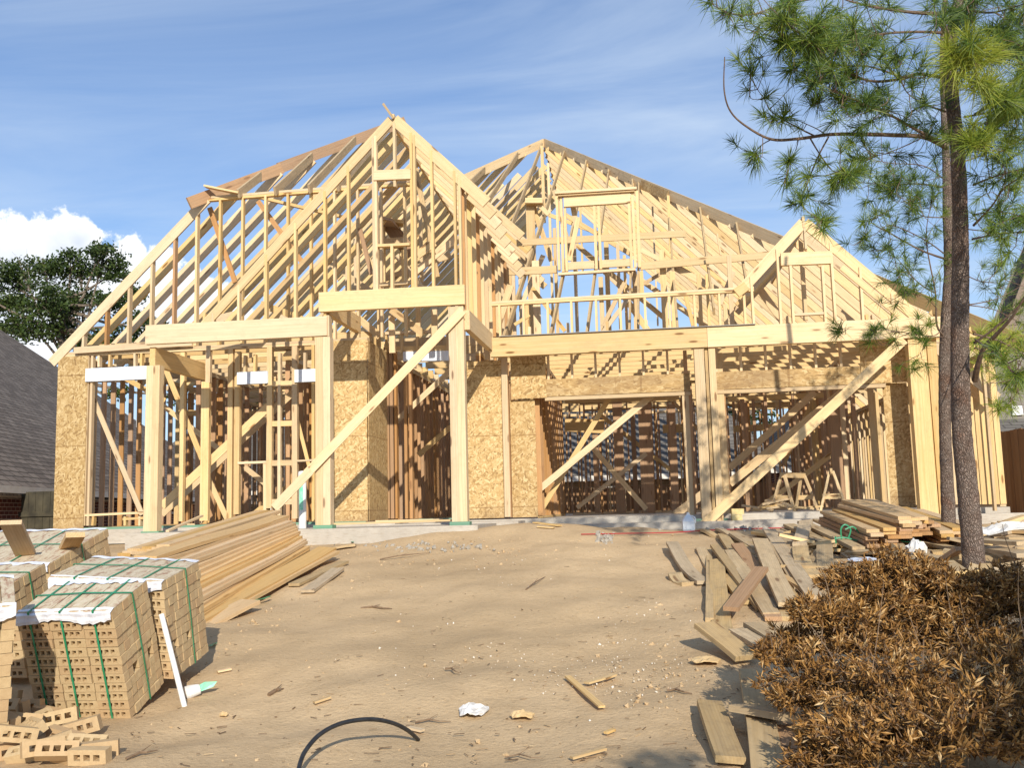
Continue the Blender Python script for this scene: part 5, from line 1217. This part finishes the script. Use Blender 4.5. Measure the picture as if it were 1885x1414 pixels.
# ================================================================== SCRAP LUMBER (RIGHT)
random.seed(11)
SC = [# x0,y0,x1,y1,width,dz0,dz1,label
 (1237, 1000, 1296, 1073, .145, .10, .05, 'weathered bowed plank at the left edge of the scrap lumber'),
 (1243, 1060, 1268, 1077, .15, .02, .02, 'short thick offcut left of the scrap lumber, below the bowed plank'),
 (1305, 1012, 1306, 1142, .07, .02, .02, 'narrow dark-edged plank just left of the long straight plank'),
 (1320, 1032, 1331, 1168, .165, .05, .04, 'long straight plank with strong grain pointing at the camera'),
 (1290, 1010, 1330, 1060, .12, .02, .02, 'grey plank crossing under the bowed plank'),
 (1315, 1005, 1403, 1122, .10, .09, .03, 'dark weathered plank lying diagonally left of the wide pale planks'),
 (1345, 1015, 1420, 1132, .14, .07, .04, 'pale knotty plank lying along the dark weathered plank'),
 (1357, 1003, 1400, 1062, .14, .10, .06, 'short bright plank fanned out above the reddish crosspiece'),
 (1340, 1060, 1378, 1110, .16, .03, .03, 'pale board half hidden under the reddish crosspiece'),
 (1399, 994, 1452, 1114, .175, .17, .10, 'widest pale plank on top of the scrap, pointing at the brush'),
 (1416, 977, 1500, 1100, .15, .13, .06, 'long pale plank right of the widest plank'),
 (1375, 1015, 1440, 1120, .15, .06, .03, 'shaded plank between the knotty plank and the widest plank'),
 (1402, 1047, 1345, 1122, .13, .24, .12, 'reddish crosspiece lying across the pale planks'),
 (1474, 1008, 1500, 1062, .17, .12, .08, 'curved pale board beside the brush'),
 (1518, 1005, 1521, 1052, .17, .14, .10, 'square-ended board tilted up behind the brush'),
 (1484, 960, 1472, 1003, .16, .24, .14, 'short upright-tilted board in the middle of the scrap lumber'),
 (1433, 979, 1461, 990, .12, .06, .06, 'short chunky offcut above the long pale plank'),
 (1352, 984, 1398, 1012, .15, .08, .06, 'shadow-striped plank above the fanned planks'),
 (1452, 967, 1530, 1005, .15, .12, .10, 'flat plank at the upper middle of the scrap, under the upright board'),
 (1478, 962, 1580, 1010, .15, .14, .12, 'long flat plank running toward the green strap loops'),
 (1446, 974, 1500, 1002, .14, .07, .06, 'low flat plank beside the chunky offcut'),
 (1505, 958, 1600, 1000, .15, .12, .12, 'flat plank just left of the stacked studs'),
 (1420, 1000, 1520, 1018, .2, .03, .03, 'flat sheet of board in the middle of the scrap'),
 (1297, 1150, 1374, 1212, .19, .20, .06, 'thick plank with its end propped up, left of the brush'),
 (1358, 1162, 1410, 1195, .15, .05, .05, 'chipped plank behind the propped plank'),
 (1385, 1150, 1470, 1200, .16, .06, .05, 'smooth plank running under the brush from the long straight plank'),
 (1383, 1238, 1414, 1425, .165, .07, .05, 'wide plank coming toward the camera under the left of the brush'),
 (1306, 1295, 1345, 1400, .155, .06, .05, 'bark-edged plank lying alone at the bottom'),
 (1352, 1303, 1530, 1334, .12, .13, .12, 'plank laid crosswise on the two bottom planks'),
 (1455, 1340, 1500, 1430, .30, .05, .05, 'wide reddish-brown board at the bottom under the brush'),
 (1612, 982, 1656, 1032, .15, .22, .06, 'plank leaning on edge right of the green strap loops'),
 (1635, 990, 1684, 1036, .15, .16, .05, 'second leaning plank beside the white bag'),
 (1716, 1046, 1768, 1010, .12, .10, .26, 'dark reddish plank slanting up to the pine trunk'),
 (1672, 1050, 1708, 1030, .22, .14, .20, 'rough orange-tan block of strand board by the brush'),
 (1560, 1000, 1640, 1020, .18, .05, .05, 'flat board under the green strap loops'),
 (1620, 1060, 1560, 1020, .16, .04, .04, 'board half covered by the top of the brush'),
 (1700, 1000, 1790, 1016, .14, .10, .10, 'flat plank passing behind both pine trunks'),
 (1755, 992, 1885, 1000, .16, .16, .16, 'long flat plank right of the thick pine trunk'),
 (1800, 985, 1890, 965, .14, .22, .28, 'pale plank sloping up at the right edge'),
 (1812, 975, 1890, 950, .15, .2, .3, 'second sloping plank at the right edge, farther back'),
 (1868, 1052, 1858, 1108, .34, .26, .10, 'broad pale board tilted toward the camera at the right edge'),
 (1835, 1048, 1848, 1100, .05, .28, .12, 'narrow green-edged board right of the thick pine trunk'),
 (1330, 985, 1362, 1030, .13, .05, .04, 'short grey plank at the upper left of the fanned planks'),
 (1378, 1000, 1420, 1062, .13, .09, .06, 'streaked plank tucked under the left side of the widest plank'),
 (1428, 1000, 1478, 1085, .16, .09, .05, 'shaded plank under the right side of the widest plank'),
 (1392, 1085, 1424, 1140, .14, .04, .03, 'plank end emerging below the reddish crosspiece, right side'),
 (1440, 1095, 1452, 1140, .14, .04, .03, 'plank end below the foot of the widest plank'),
 (1445, 985, 1475, 1040, .13, .11, .09, 'weathered plank fanned out between two long pale planks'),
 (1290, 978, 1345, 992, .10, .02, .02, 'thin dark batten lying flat above the bowed plank'),
 (1322, 975, 1390, 1003, .09, .03, .03, 'curved dark batten at the top of the fanned planks'),
 (1815, 1040, 1812, 1072, .09, .2, .1, 'small pale green board end beside the thick pine'),
 (1730, 1062, 1800, 1086, .16, .12, .14, 'bent pale board at the foot of the thick pine'),
 (1745, 1036, 1775, 1058, .10, .24, .22, 'split yellow offcut resting left of the thick pine foot'),
 (1700, 1070, 1740, 1090, .14, .1, .1, 'curled pale board left of the bent pale board'),
 (1820, 1010, 1890, 1022, .18, .16, .18, 'flat wide plank at the right edge above the broad board'),
 (1800, 1002, 1885, 1036, .13, .1, .1, 'angled plank at the right edge under the flat wide plank')]
for i, (x0, y0, x1, y1, w, d0, d1, lab) in enumerate(SC):
    a = G(x0, y0, d0); c = G(x1, y1, d1); red = 'reddish' in lab.split('under')[0]
    m_ = M_fir if red else (M_osb if 'strand' in lab else (M_pine if ('bright' in lab or 'broad pale' in lab or 'sloping' in lab) else M_old))
    ob = plank(a, c, w, .038 if i != 1 else .06, m_, lab, roll=random.uniform(-.09, .09)+(.9 if 'on edge' in lab else 0), bow=.05 if 'bowed' in lab or 'curved' in lab or 'bent' in lab or 'curled' in lab else random.uniform(-.008, .008), t=random.random()*.45+(.5 if red else 0))
for i in range(46):
    px = random.uniform(1660, 1885); py = random.uniform(1000, 1105)
    if i > 34: px = random.uniform(1440, 1620); py = random.uniform(985, 1040)
    a = G(px, py, random.uniform(.03, .15)); an = random.uniform(0, 6.28); L = random.uniform(.12, .55); c = a+Vector((math.cos(an)*L, math.sin(an)*L*.8, random.uniform(-.03, .10)))
    plank(a, c, random.uniform(.05, .13), .036, M_old if i % 3 else M_pine, 'small wood offcut scattered in the scrap heap around the pine trunks' if i <= 34 else 'small wood offcut lying among the long scrap planks', 'offcuts around the pines' if i <= 34 else 'offcuts among the planks', roll=random.uniform(-.5, .5), name='wood_offcut', cat='offcut')
random.seed(41)
for i in range(58):
    if i < 24 or i > 33: px, py = random.uniform(1385, 1700), random.uniform(968, 1060)
    else: px, py = random.uniform(1790, 1890), random.uniform(955, 1040)
    a = G(px, py, random.uniform(.02, .08)); an = random.gauss(-1.05, .35) if (i < 24 or i > 33) else random.gauss(-.3, .5); L = random.uniform(.8, 1.9); c = a+Vector((math.cos(an)*L, math.sin(an)*L, 0)); c.z = gz(c.x, c.y)+random.uniform(.02, .08)
    plank(a, c, random.uniform(.09, .17), .036, M_old if i % 4 else M_stack, 'scrap plank lying under the fanned planks in the middle of the heap' if (i < 24 or i > 33) else 'scrap plank in the jumble at the right edge', 'underlying scrap planks' if (i < 24 or i > 33) else 'jumbled planks at the right edge', roll=random.uniform(-.12, .12))
# neat stack of studs
STK = [((1519, 943), (1607, 978)), ((1541, 940), (1638, 975)), ((1551, 931), (1667, 961)), ((1558, 922), (1665, 954)), ((1582, 922), (1682, 957)), ((1598, 921), (1697, 955)), ((1645, 934), (1742, 980)), ((1660, 936), (1765, 975)), ((1690, 940), (1800, 975)), ((1615, 926), (1708, 962)), ((1635, 932), (1720, 968))]
nm = ['nearest upper stud of the stacked lumber, its end by the leaning plank', 'stud lying second from the left on the stacked lumber', 'paired stud in the middle of the stacked lumber', 'uppermost stud of the stacked lumber', 'stud just right of the uppermost one on the stack', 'stud with a sunlit end right of the stack top', 'stud splayed off the right of the stack toward the thin pine', 'stud splayed farther right, passing behind the thin pine', 'rightmost splayed stud behind the thick pine', 'stud on the right shoulder of the stack', 'low stud on the right shoulder of the stack']
for i, (a, c) in enumerate(STK):
    Y0, Y1 = 14.4+.05*i, 11.7+.06*i
    a_ = P(*a, Y=Y0); c_ = P(*c, Y=Y1); plank(a_, c_, .14, .038, M_stack if i < 9 else M_fir, nm[i], t=.25+.3*random.random())
    if i < 8:
        for k in range(1, 5):
            o_ = Vector((random.uniform(-.03, .03), random.uniform(-.12, .12), -.0415*k)); plank(a_+o_, c_+o_, .14, .038, M_fir if k > 1 else M_stack, 'buried stud in the lower layers of the stacked lumber', 'studs in the lower layers of the stack', t=.5+.3*random.random())
# green strap loops on the scrap
for pp, lab in (((( 1536, 992), (1555, 990), (1580, 996), (1610, 1000)), 'flat green strap across the scrap planks'), (((1550, 998), (1548, 975), (1556, 966), (1566, 975), (1562, 990)), 'green strap standing in a loop left of the stacked studs'), (((1556, 975), (1570, 970), (1580, 980), (1578, 986)), 'small green strap curl right of the standing loop'), (((1538, 988), (1540, 1005), (1552, 1020), (1575, 1026), (1600, 1018), (1620, 1005)), 'long drooping green strap above the bluish sheet'), (((1650, 995), (1670, 998), (1695, 997)), 'green strap below the stacked stud ends')):
    zc_ = (G(1560, 1015)-CAM).dot(FW)-.2; mb_ = MB(); pts = smoothpts([D(x, y, zc_) for x, y in pp], 5)
    for k in range(len(pts)-1): mb_.bar(pts[k], pts[k+1], .016, .003, (0, -1, .4), .5, jit=0)
    lone('strap', mb_, M_green, lab, 'strap')
# crumpled sheets and bags
def crumple(name, px, py, sx, sy, h, m, label, cat, n=9, seed=1, dz=.01):
    r_ = random.Random(seed); c = G(px, py, dz); mb_ = MB(); vs = []
    for j in range(n):
        for i in range(n):
            u, v = i/(n-1)*2-1, j/(n-1)*2-1; k = max(0, 1-(u*u+v*v)*.5); rr = 1-.12*r_.random()
            vs.append(c+Vector((u*sx/2*rr*math.sqrt(1-v*v*.45), v*sy/2*rr*math.sqrt(1-u*u*.45), h*k*(.45+.75*r_.random())+.012)))
    lo = [Vector((v.x, v.y, v.z-.008)) for v in vs]
    fs = [(j*n+i, j*n+i+1, (j+1)*n+i+1, (j+1)*n+i) for j in range(n-1) for i in range(n-1)]
    fs2 = [tuple(k+n*n for k in reversed(f)) for f in fs]
    rim = [j for j in range(n)]+[n*j+n-1 for j in range(1, n)]+[n*(n-1)+j for j in range(n-2, -1, -1)]+[n*j for j in range(n-2, 0, -1)]
    fs3 = [(rim[i], rim[i]+n*n, rim[(i+1) % len(rim)]+n*n, rim[(i+1) % len(rim)]) for i in range(len(rim))]
    mb_.add(vs+lo, fs+fs2+fs3, None, .5); return lone(name, mb_, m, label, cat)
crumple('rag', 872, 1314, .20, .30, .05, M_rag, 'crumpled white rag lying on the bare dirt', 'rag', seed=4)
crumple('paper_scrap', 962, 1322, .16, .13, .035, M_tan, 'folded tan paper scrap right of the white rag', 'paper', seed=8)
crumple('plastic_bag', 1688, 1020, .22, .25, .14, M_rag, 'white plastic bag stuffed among the scrap lumber', 'bag', seed=2, dz=.12)
crumple('plastic_sheet', 1592, 1034, .36, .3, .03, M_paper, 'bluish-grey plastic sheet at the top of the brush', 'sheet', seed=3, dz=.12)
crumple('wrap_sheet', 1862, 985, .75, .5, .10, M_rag, 'white wrapping sheet over lumber at the right edge', 'sheet', seed=6, dz=.30)
crumple('cardboard', 1300, 1220, .22, .2, .03, M_tan, 'torn tan cardboard below the propped plank', 'cardboard', seed=12)
crumple('leaf_litter', 412, 1320, .06, .05, .02, M_tan, 'dry curled leaf on the dirt right of the white pipe', 'leaf', seed=13)
crumple('plastic_scrap', 155, 1050, .3, .2, .05, M_wrap, 'torn white plastic flap lying on the farther brick cube', 'plastic', seed=14, dz=.7) if False else None
# pipes
mb_ = MB(); b0 = G(557, 997); zcp = 13.35
pt = P(557, 872, Y=b0.y); mb_.tube([b0-Vector((0, 0, .1)), Vector((b0.x+.0, b0.y, pt.z))], [.058, .058], 20, .5)
sp_ = thing('standpipe', 'upright white plastic pipe with green paint, standing before the porch slab', 'pipe', b0); mb_.obj('pipe', M_white, sp_, smooth=False)
zg0, zg1 = P(557, 940, Y=b0.y).z, P(557, 886, Y=b0.y).z
mb_ = MB(); mb_.tube([Vector((b0.x, b0.y, pt.z-.12)), Vector((b0.x, b0.y, pt.z-.01)), Vector((b0.x, b0.y, pt.z+.03)), Vector((b0.x, b0.y, pt.z+.04))], [.070, .070, .062, .03], 20, .5); mb_.obj('cap', M_white, sp_)
mb_ = MB()
n = 8; vs = []
for j in range(6):
    for i in range(n+1): an = -2.3+1.2*i/n+random.uniform(-.04, .04); z = zg0+(zg1-zg0)*j/5+random.uniform(-.02, .02); vs.append((b0.x+.0595*math.cos(an), b0.y+.0595*math.sin(an), z))
mb_.add(vs, [(j*(n+1)+i, j*(n+1)+i+1, (j+1)*(n+1)+i+1, (j+1)*(n+1)+i) for j in range(5) for i in range(n)], None, .5); mb_.obj('paint_mark', M_tealpaint, sp_)
g0 = G(340, 1303); zt_p = (g0-CAM).dot(FW)+.12
mb_ = MB(); mb_.tube([g0, D(297, 1131, zt_p)], [.0185, .0185], 16, .5); lone('pipe', mb_, M_white, 'thin white plastic pipe leaning against the brick cubes', 'pipe')
g1 = G(358, 1288); tc_ = thing('bucket', 'small dirty white plastic tub on its side, green plastic behind it', 'tub', g1)
mb_ = MB(); ax_ = Vector((.75, .55, .18)).normalized(); c0 = g1+Vector((-.06, -.02, .045)); mb_.tube([c0, c0+ax_*.03, c0+ax_*.10], [.046, .048, .036], 18, .5); mb_.tube([c0+ax_*.002, c0-ax_*.004], [.040, .038], 18, .5); mb_.obj('tub', M_rag, tc_)
mb_ = MB(); q = c0+ax_*.10
mb_.add([q+Vector((0, 0, .03)), q+Vector((.0, .0, -.02)), q+Vector((.09, .03, .01)), q+Vector((.11, .05, .045)), q+Vector((.04, .0, .05))], [(0, 1, 2, 3, 4)], None, .5); mb_.obj('plastic_flap', M_tealpaint, tc_)
hz_ = [(547, 1436), (552, 1408), (563, 1382), (590, 1352), (630, 1332), (680, 1325), (720, 1331), (750, 1345), (770, 1363)]
zA, zB = (G(547, 1440)-CAM).dot(FW), (G(770, 1363)-CAM).dot(FW)
mb_ = MB(); mb_.tube(smoothpts([D(x, y, zA+(zB-zA)*i/8) for i, (x, y) in enumerate(hz_)], 8), [.0125]*65, 12, .5); lone('hose', mb_, M_black, 'black plastic hose arching out of the dirt in the foreground', 'hose', smooth=True)
mb_ = MB(); pts = smoothpts([G(x, y, .03) for x, y in ((1070, 984), (1120, 983), (1170, 982), (1230, 981), (1300, 977), (1370, 974), (1450, 972), (1490, 971))], 4); mb_.tube(pts, [.007]*len(pts), 6, .5); lone('red_line', mb_, M_red, 'thin red line running along the dirt before the garage slab', 'cord')
# jug
jb = G(1268, 978); jt = thing('jug', 'translucent white plastic jug standing before the garage slab', 'jug', jb)
mb_ = MB()
prof = [(.0, .085), (.02, .095), (.14, .095), (.19, .07), (.225, .032), (.235, .028)]
vs = []
for z, r_ in prof:
    for j in range(12): an = 2*math.pi*j/12+.26; k = 1/max(abs(math.cos(an)), abs(math.sin(an)))**.5; vs.append(jb+Vector((math.cos(an)*r_*k, math.sin(an)*r_*k, z)))
mb_.add(vs, [(i*12+j, i*12+(j+1) % 12, (i+1)*12+(j+1) % 12, (i+1)*12+j) for i in range(len(prof)-1) for j in range(12)]+[tuple(range(11, -1, -1)), tuple(range(60, 72))], None, .5); mb_.obj('body', M_jug, jt)
mb_ = MB(); mb_.tube([jb+Vector((0, 0, .235)), jb+Vector((0, 0, .262))], [.025, .023], 12, .5); mb_.obj('cap', M_white, jt)
mb_ = MB(); mb_.tube(smoothpts([jb+Vector((.04, -.05, .21)), jb+Vector((.085, -.07, .19)), jb+Vector((.095, -.08, .14)), jb+Vector((.085, -.075, .11))], 3), [.011]*10, 6, .5); mb_.obj('handle', M_jug, jt)
# block on the garage slab
a = P(1347, 960, Y=16.45); c = P(1366, 938, Y=16.45); mb_ = MB()
for k in range(2): mb_.bar((a.x+.005, 16.5, a.z+.05+.1*k), (c.x-.005+.03*k, 16.5, a.z+.05+.1*k), .17, .095, (0, 0, 1), .3)
lone('wood_block', mb_, M_box, 'yellowish wood blocks stacked on the slab by the middle posts', 'block')
# sawhorses
def sawhorse(label, x, y, ang, L=1.0, H=.66, z=-.0):
    t_ = thing('sawhorse', label, 'sawhorse', (x, y, z), 'sawhorses inside the garage'); a = Vector((math.cos(ang), math.sin(ang), 0)); n_ = Vector((-a.y, a.x, 0)); c = Vector((x, y, z))
    mb_ = MB(); mb_.bar(c-a*L/2+Vector((0, 0, H)), c+a*L/2+Vector((0, 0, H)), .04, .09, (0, 0, 1), .3); mb_.obj('top_beam', M_pine, t_)
    for s1 in (-1, 1):
        for s2 in (-1, 1):
            mb_ = MB(); mb_.bar(c+a*(L/2-.08)*s1+n_*.03*s2+Vector((0, 0, H)), c+a*(L/2+.02)*s1+n_*.22*s2, .035, .07, tuple(a), .2); mb_.obj('leg', M_pine, t_)
        mb_ = MB(); mb_.bar(c+a*(L/2-.02)*s1-n_*.17+Vector((0, 0, .26)), c+a*(L/2-.02)*s1+n_*.17+Vector((0, 0, .26)), .022, .085, (0, 0, 1), .05); mb_.obj('cross_brace', M_pine, t_)
q = P(1543, 940, Y=17.6); sawhorse('nearer sawhorse inside the garage, its pale cross brace facing out', q.x, 18.0, R(80), 1.1, .68, -.02)
q = P(1470, 940, Y=18.4); sawhorse('farther sawhorse inside the garage, left of the nearer one', q.x, 18.8, R(60), 1.1, .66, -.02)
random.seed(77)
for i in range(9):
    px = random.uniform(1390, 1500); a = P(px, 946, Y=18.2); a.z = .02+random.uniform(0, .12); an = random.uniform(0, 3.1); L = random.uniform(.2, .6)
    plank(a, a+Vector((math.cos(an)*L, math.sin(an)*L, random.uniform(0, .1))), .07, .035, M_pine, 'wood offcut on the garage floor between the sawhorses', 'offcuts on the garage floor', name='wood_offcut', cat='offcut')
# boards and bits lying on the bare dirt
for x0, y0, x1, y1, w, lab in ((1045, 1246, 1108, 1302, .045, 'pale split stick on the dirt right of centre, block at its lower end'), (1080, 1258, 1108, 1250, .05, 'small pale wood chip above the split stick'), (1112, 1250, 1130, 1243, .05, 'smaller pale wood chip touching the chip above the split stick'), (1052, 1396, 1114, 1379, .035, 'yellowish splinter of wood near the bottom edge'), (578, 1294, 608, 1284, .04, 'pale wood chip above the black hose'), (752, 1340, 778, 1346, .04, 'pale chip beside the end of the black hose'), (400, 1237, 425, 1232, .05, 'flat pale chip on the dirt right of the white pipe'), (1115, 1350, 1130, 1344, .03, 'tiny yellow chip above the yellowish splinter'), (985, 962, 1030, 968, .12, 'short board on the dirt in front of the strand-board wall'), (990, 970, 1020, 972, .1, 'second short board just below the one at the strand-board wall')):
    plank(G(x0, y0, .02), G(x1, y1, .02), w, .014, M_pine, lab, name='wood_chip' if x1-x0 < 40 else 'stick', cat='wood chip' if x1-x0 < 40 else 'stick')
for x0, y0, x1, y1, r_, lab in ((664, 1120, 722, 1121, .012, 'reddish-brown dead twig lying on the dirt in the middle'), (968, 1086, 1004, 1062, .008, 'thin dead twig in the upper middle of the dirt'), (700, 1030, 790, 1018, .009, 'long thin twig before the porch slab'), (495, 1280, 522, 1268, .014, 'curled dark bark piece above the hose'), (1228, 1272, 1275, 1278, .010, 'forked brown twig left of the bottom planks'), (232, 1398, 290, 1382, .009, 'dry forked twig below the front brick cube'), (765, 1331, 830, 1329, .007, 'thin twig left of the white rag'), (820, 1232, 848, 1240, .008, 'short dark twig in the middle of the dirt'), (930, 1395, 1000, 1397, .005, 'faint thin twig at the bottom')):
    a, c = G(x0, y0, .012), G(x1, y1, .012); mb_ = MB(); m1, m2 = a.lerp(c, .35)+Vector((0, .03, .012)), a.lerp(c, .7)+Vector((0, -.02, .008))
    mb_.tube([a, m1, m2, c], [r_, r_*.9, r_*.7, r_*.3], 6, .5, rough=.2); mb_.tube([m1, m1+(c-a)*.2+Vector((0, .06, .02))], [r_*.5, r_*.2], 5, .5); lone('twig', mb_, M_twig, lab, 'twig')
# pebbles, crumbs of mortar, litter
def rock(mb_, c, s_, t):
    k = [Vector((1, 0, 0)), Vector((-1, 0, 0)), Vector((0, 1, 0)), Vector((0, -1, 0)), Vector((0, 0, .8)), Vector((0, 0, -.6)), Vector((.6, .6, .4)), Vector((-.6, .5, .3))]
    Rm = rotm(random.uniform(0, 6), random.uniform(0, 6), random.uniform(0, 6)); vs = [c+Rm@(v*random.uniform(.7, 1.2)*s_) for v in k[:6]]
    mb_.add(vs, [(0, 2, 4), (2, 1, 4), (1, 3, 4), (3, 0, 4), (2, 0, 5), (1, 2, 5), (3, 1, 5), (0, 3, 5)], None, t)
pb_ = MB()
for i in range(1000):
    if i < 800: px, py = random.gauss(1010, 170), random.uniform(985, 1280)
    elif i < 1100: px, py = random.gauss(1180, 60), random.gauss(1210, 45)
    else: px, py = random.uniform(250, 1400), random.uniform(1000, 1410)
    if py < 975 or py > 1414: continue
    q = G(px, py, .0); rock(pb_, q, random.choice((.004, .005, .006, .008, .009, .013))*random.uniform(.6, 1.1), random.random())
def pebm(b, p):
    t = b.attr('tint', 'Fac'); b.ln(b.ramp(t, [(0, (.36, .26, .17)), (.5, (.50, .40, .28)), (.8, (.66, .60, .50)), (1, (.78, .75, .70))]), p.inputs['Base Color'])
tag(pb_.obj('pebbles', mat('pebbles', pebm, .9)), 'small pale pebbles and mortar crumbs strewn over the bare dirt', 'pebbles', kind='stuff')
lt = MB()
for i in range(650):
    px, py = random.uniform(230, 1420), random.uniform(990, 1414); q = G(px, py, .006); an = random.uniform(0, 6.28); L = random.choice((.02, .03, .05, .08))*random.uniform(.5, 1.1)
    e = q+Vector((math.cos(an)*L, math.sin(an)*L, random.uniform(-.002, .008))); lt.bar(q, e, .004 if i % 4 else .010, .003, (0, 0, 1), random.random(), jit=0)
def litm(b, p):
    t = b.attr('tint', 'Fac'); b.ln(b.ramp(t, [(0, (.10, .065, .04)), (.6, (.25, .16, .09)), (.85, (.5, .36, .2)), (1, (.62, .47, .28))]), p.inputs['Base Color'])
tag(lt.obj('dry_litter', mat('dry_litter', litm, .9)), 'dry twigs, splinters and leaf bits littering the dirt', 'litter', kind='stuff')
cb = MB()
for i in range(600):
    k = i % 5
    px, py = ((random.gauss(690, 90), random.gauss(1030, 22)), (random.gauss(1230, 40), random.uniform(1080, 1300)), (random.gauss(470, 60), random.gauss(1180, 45)), (random.gauss(980, 130), random.gauss(1010, 18)), (random.uniform(250, 1350), random.uniform(1000, 1414)))[k]
    if not (985 < py < 1414 and 250 < px < 1360): continue
    q = G(px, py, .0); rock(cb, q, random.choice((.008, .010, .013, .018, .026))*random.uniform(.7, 1.1), .5)
tag(cb.obj('dirt_clods', M_ground), 'loose clods of the same sandy dirt scattered over the ground', 'dirt clods', kind='stuff')
rb = MB()
for i in range(260):
    px, py = random.choice(((random.uniform(1185, 1300), random.gauss(966, 3)), (random.uniform(1100, 1130), random.gauss(990, 5)), (random.gauss(1395, 60), random.gauss(974, 3)), (random.gauss(800, 60), random.gauss(1006, 4)))); q = G(px, py, .01); rock(rb, q, random.uniform(.015, .05), .5)
tag(rb.obj('rubble', M_rubble), 'grey concrete crumbs heaped along the slab edges', 'rubble', kind='stuff')
# ================================================================== DEAD BRUSH
random.seed(9)
bb = G(1700, 1330); bush = thing('dead_brush', 'big heap of cut brush with curled dead brown leaves at the lower right', 'brush', bb)
BL = [(1640, 1190, 6.1, .40), (1560, 1195, 5.9, .34), (1455, 1195, 6.1, .20), (1425, 1215, 5.8, .13), (1510, 1270, 5.6, .32), (1650, 1290, 5.3, .46), (1780, 1215, 5.9, .46), (1870, 1290, 5.4, .48), (1570, 1370, 5.0, .30), (1700, 1400, 4.9, .38), (1880, 1190, 6.1, .34), (1640, 1095, 6.5, .27), (1600, 1085, 6.5, .2), (1690, 1085, 6.5, .2), (1570, 1085, 6.2, .22), (1640, 1065, 6.2, .24), (1700, 1080, 6.1, .22), (1500, 1140, 6.0, .2), (1610, 1135, 6.1, .32), (1715, 1140, 6.1, .32), (1550, 1150, 6.0, .26), (1800, 1105, 6.1, .24), (1865, 1090, 6.1, .26), (1760, 1100, 6.2, .22), (1850, 1400, 4.9, .42), (1770, 1140, 6.3, .22), (1580, 1110, 6.5, .18), (1700, 1075, 6.6, .12), (1470, 1300, 5.5, .16), (1860, 1130, 6.3, .2), (1530, 1140, 6.3, .16), (1600, 1450, 4.7, .34), (1760, 1470, 4.6, .40), (1890, 1460, 4.6, .40), (1520, 1430, 4.8, .2)]
st = MB(); lf = MB(); root = D(1780, 1440, 5.4)
for (px, py, zc_, r_) in BL:
    c = D(px, py, zc_)
    c.z = max(c.z, gz(c.x, c.y)+r_*.55)
    nb = int(78*r_/.4)
    for k in range(nb):
        u = rnd_unit(); u.z = abs(u.z)*.8+.1*u.z; s0 = c+Vector((u.x, u.y, u.z*.7))*r_*random.uniform(.1, .45); e0 = c+Vector((u.x, u.y, u.z*.85))*r_*random.uniform(.75, 1.12)
        mid = s0.lerp(e0, .5)+rnd_unit()*.05; tp_ = smoothpts([s0, mid, e0], 4); st.tube(tp_, list(np.linspace(.0045, .0018, len(tp_))), 4, random.random(), caps=False)
        big = random.random() < .12
        for j in range(38):
            q = tp_[random.randrange(1, len(tp_))]+rnd_unit()*.012; d = ((e0-s0).normalized()*(1.1 if big else .6)+rnd_unit()*.9+Vector((0, 0, .25 if big else 0))).normalized()
            L = random.uniform(.045, .07) if big else random.choice((random.uniform(.022, .04), random.uniform(.035, .06))); nr2 = rnd_unit(); sd_ = d.cross(nr2)
            if sd_.length < .05: continue
            sd_ = sd_.normalized()*random.uniform(.004, .0085); cup = d.cross(sd_).normalized(); bend = cup*L*random.uniform(-.35, .35); n0 = len(lf.v); t = min(1, max(0, random.gauss(.62 if big else .40, .22)))
            fold = cup*.004
            lf.v += [tuple(q), tuple(q+d*L*.4+sd_+bend*.6), tuple(q+d*L*.4-fold+bend*.6), tuple(q+d*L*.4-sd_+bend*.6), tuple(q+d*L+bend*1.6)]
            lf.f += [(n0, n0+1, n0+2), (n0, n0+2, n0+3), (n0+1, n0+4, n0+2), (n0+2, n0+4, n0+3)]; lf.g += [(0, 0, 0)]*5; lf.t += [t]*5; lf.m += [0]*4
for k in range(60):      # bare upright stems and sprays breaking the outline
    px, py, zc_, r_ = random.choice(BL); c = D(px, py, zc_); s0 = c+rnd_unit()*r_*.5; e0 = s0+Vector((random.gauss(-.05, .12), random.gauss(0, .12), random.uniform(.18, .42)))*(r_/.35)
    tp_ = smoothpts([s0, s0.lerp(e0, .5)+rnd_unit()*.05, e0], 4); st.tube(tp_, list(np.linspace(.004, .0014, len(tp_))), 4, random.random(), caps=False)
for k in range(26):
    px, py, zc_, r_ = random.choice(BL); e0 = D(px, py, zc_)+rnd_unit()*r_*.8; m_ = root.lerp(e0, .55)+rnd_unit()*.12; tp_ = smoothpts([root, m_, e0], 6); st.tube(tp_, list(np.linspace(.013, .003, len(tp_))), 5, .5, caps=False)
st.obj('branches', M_twig, bush); lf.obj('foliage', M_dead, bush)

# ================================================================== TREE BESIDE THE CAMERA (casts the dappled shade at the lower right)
random.seed(3)
lx, ly = 4.4, -2.6
cl3 = []
for T_, s_, r_ in (((2.6, 5.6, -.2), 8.0, .6), ((2.1, 5.0, -.6), 8.0, .55), ((2.9, 5.0, -.5), 8.2, .7), ((2.4, 6.3, -.4), 8.2, .5), ((3.2, 6.2, -.3), 8.0, .6), ((2.0, 4.5, -.9), 7.5, .5), ((.15, 5.3, -1.2), 7.6, .26), ((.45, 4.9, -1.2), 7.6, .30), ((1.2, 4.6, -1.1), 7.4, .3)):
    cl3.append((Vector(T_)-sd*s_, r_))
broadleaf('broadleaf_tree', 'leafy tree beside the camera, out of view, shading the brush at lower right', (lx, ly, gz(lx, ly)), [Vector((4.5, -2.5, .4)), Vector((4.7, -2.2, 2.2))], cl3, 6500, .10, None)
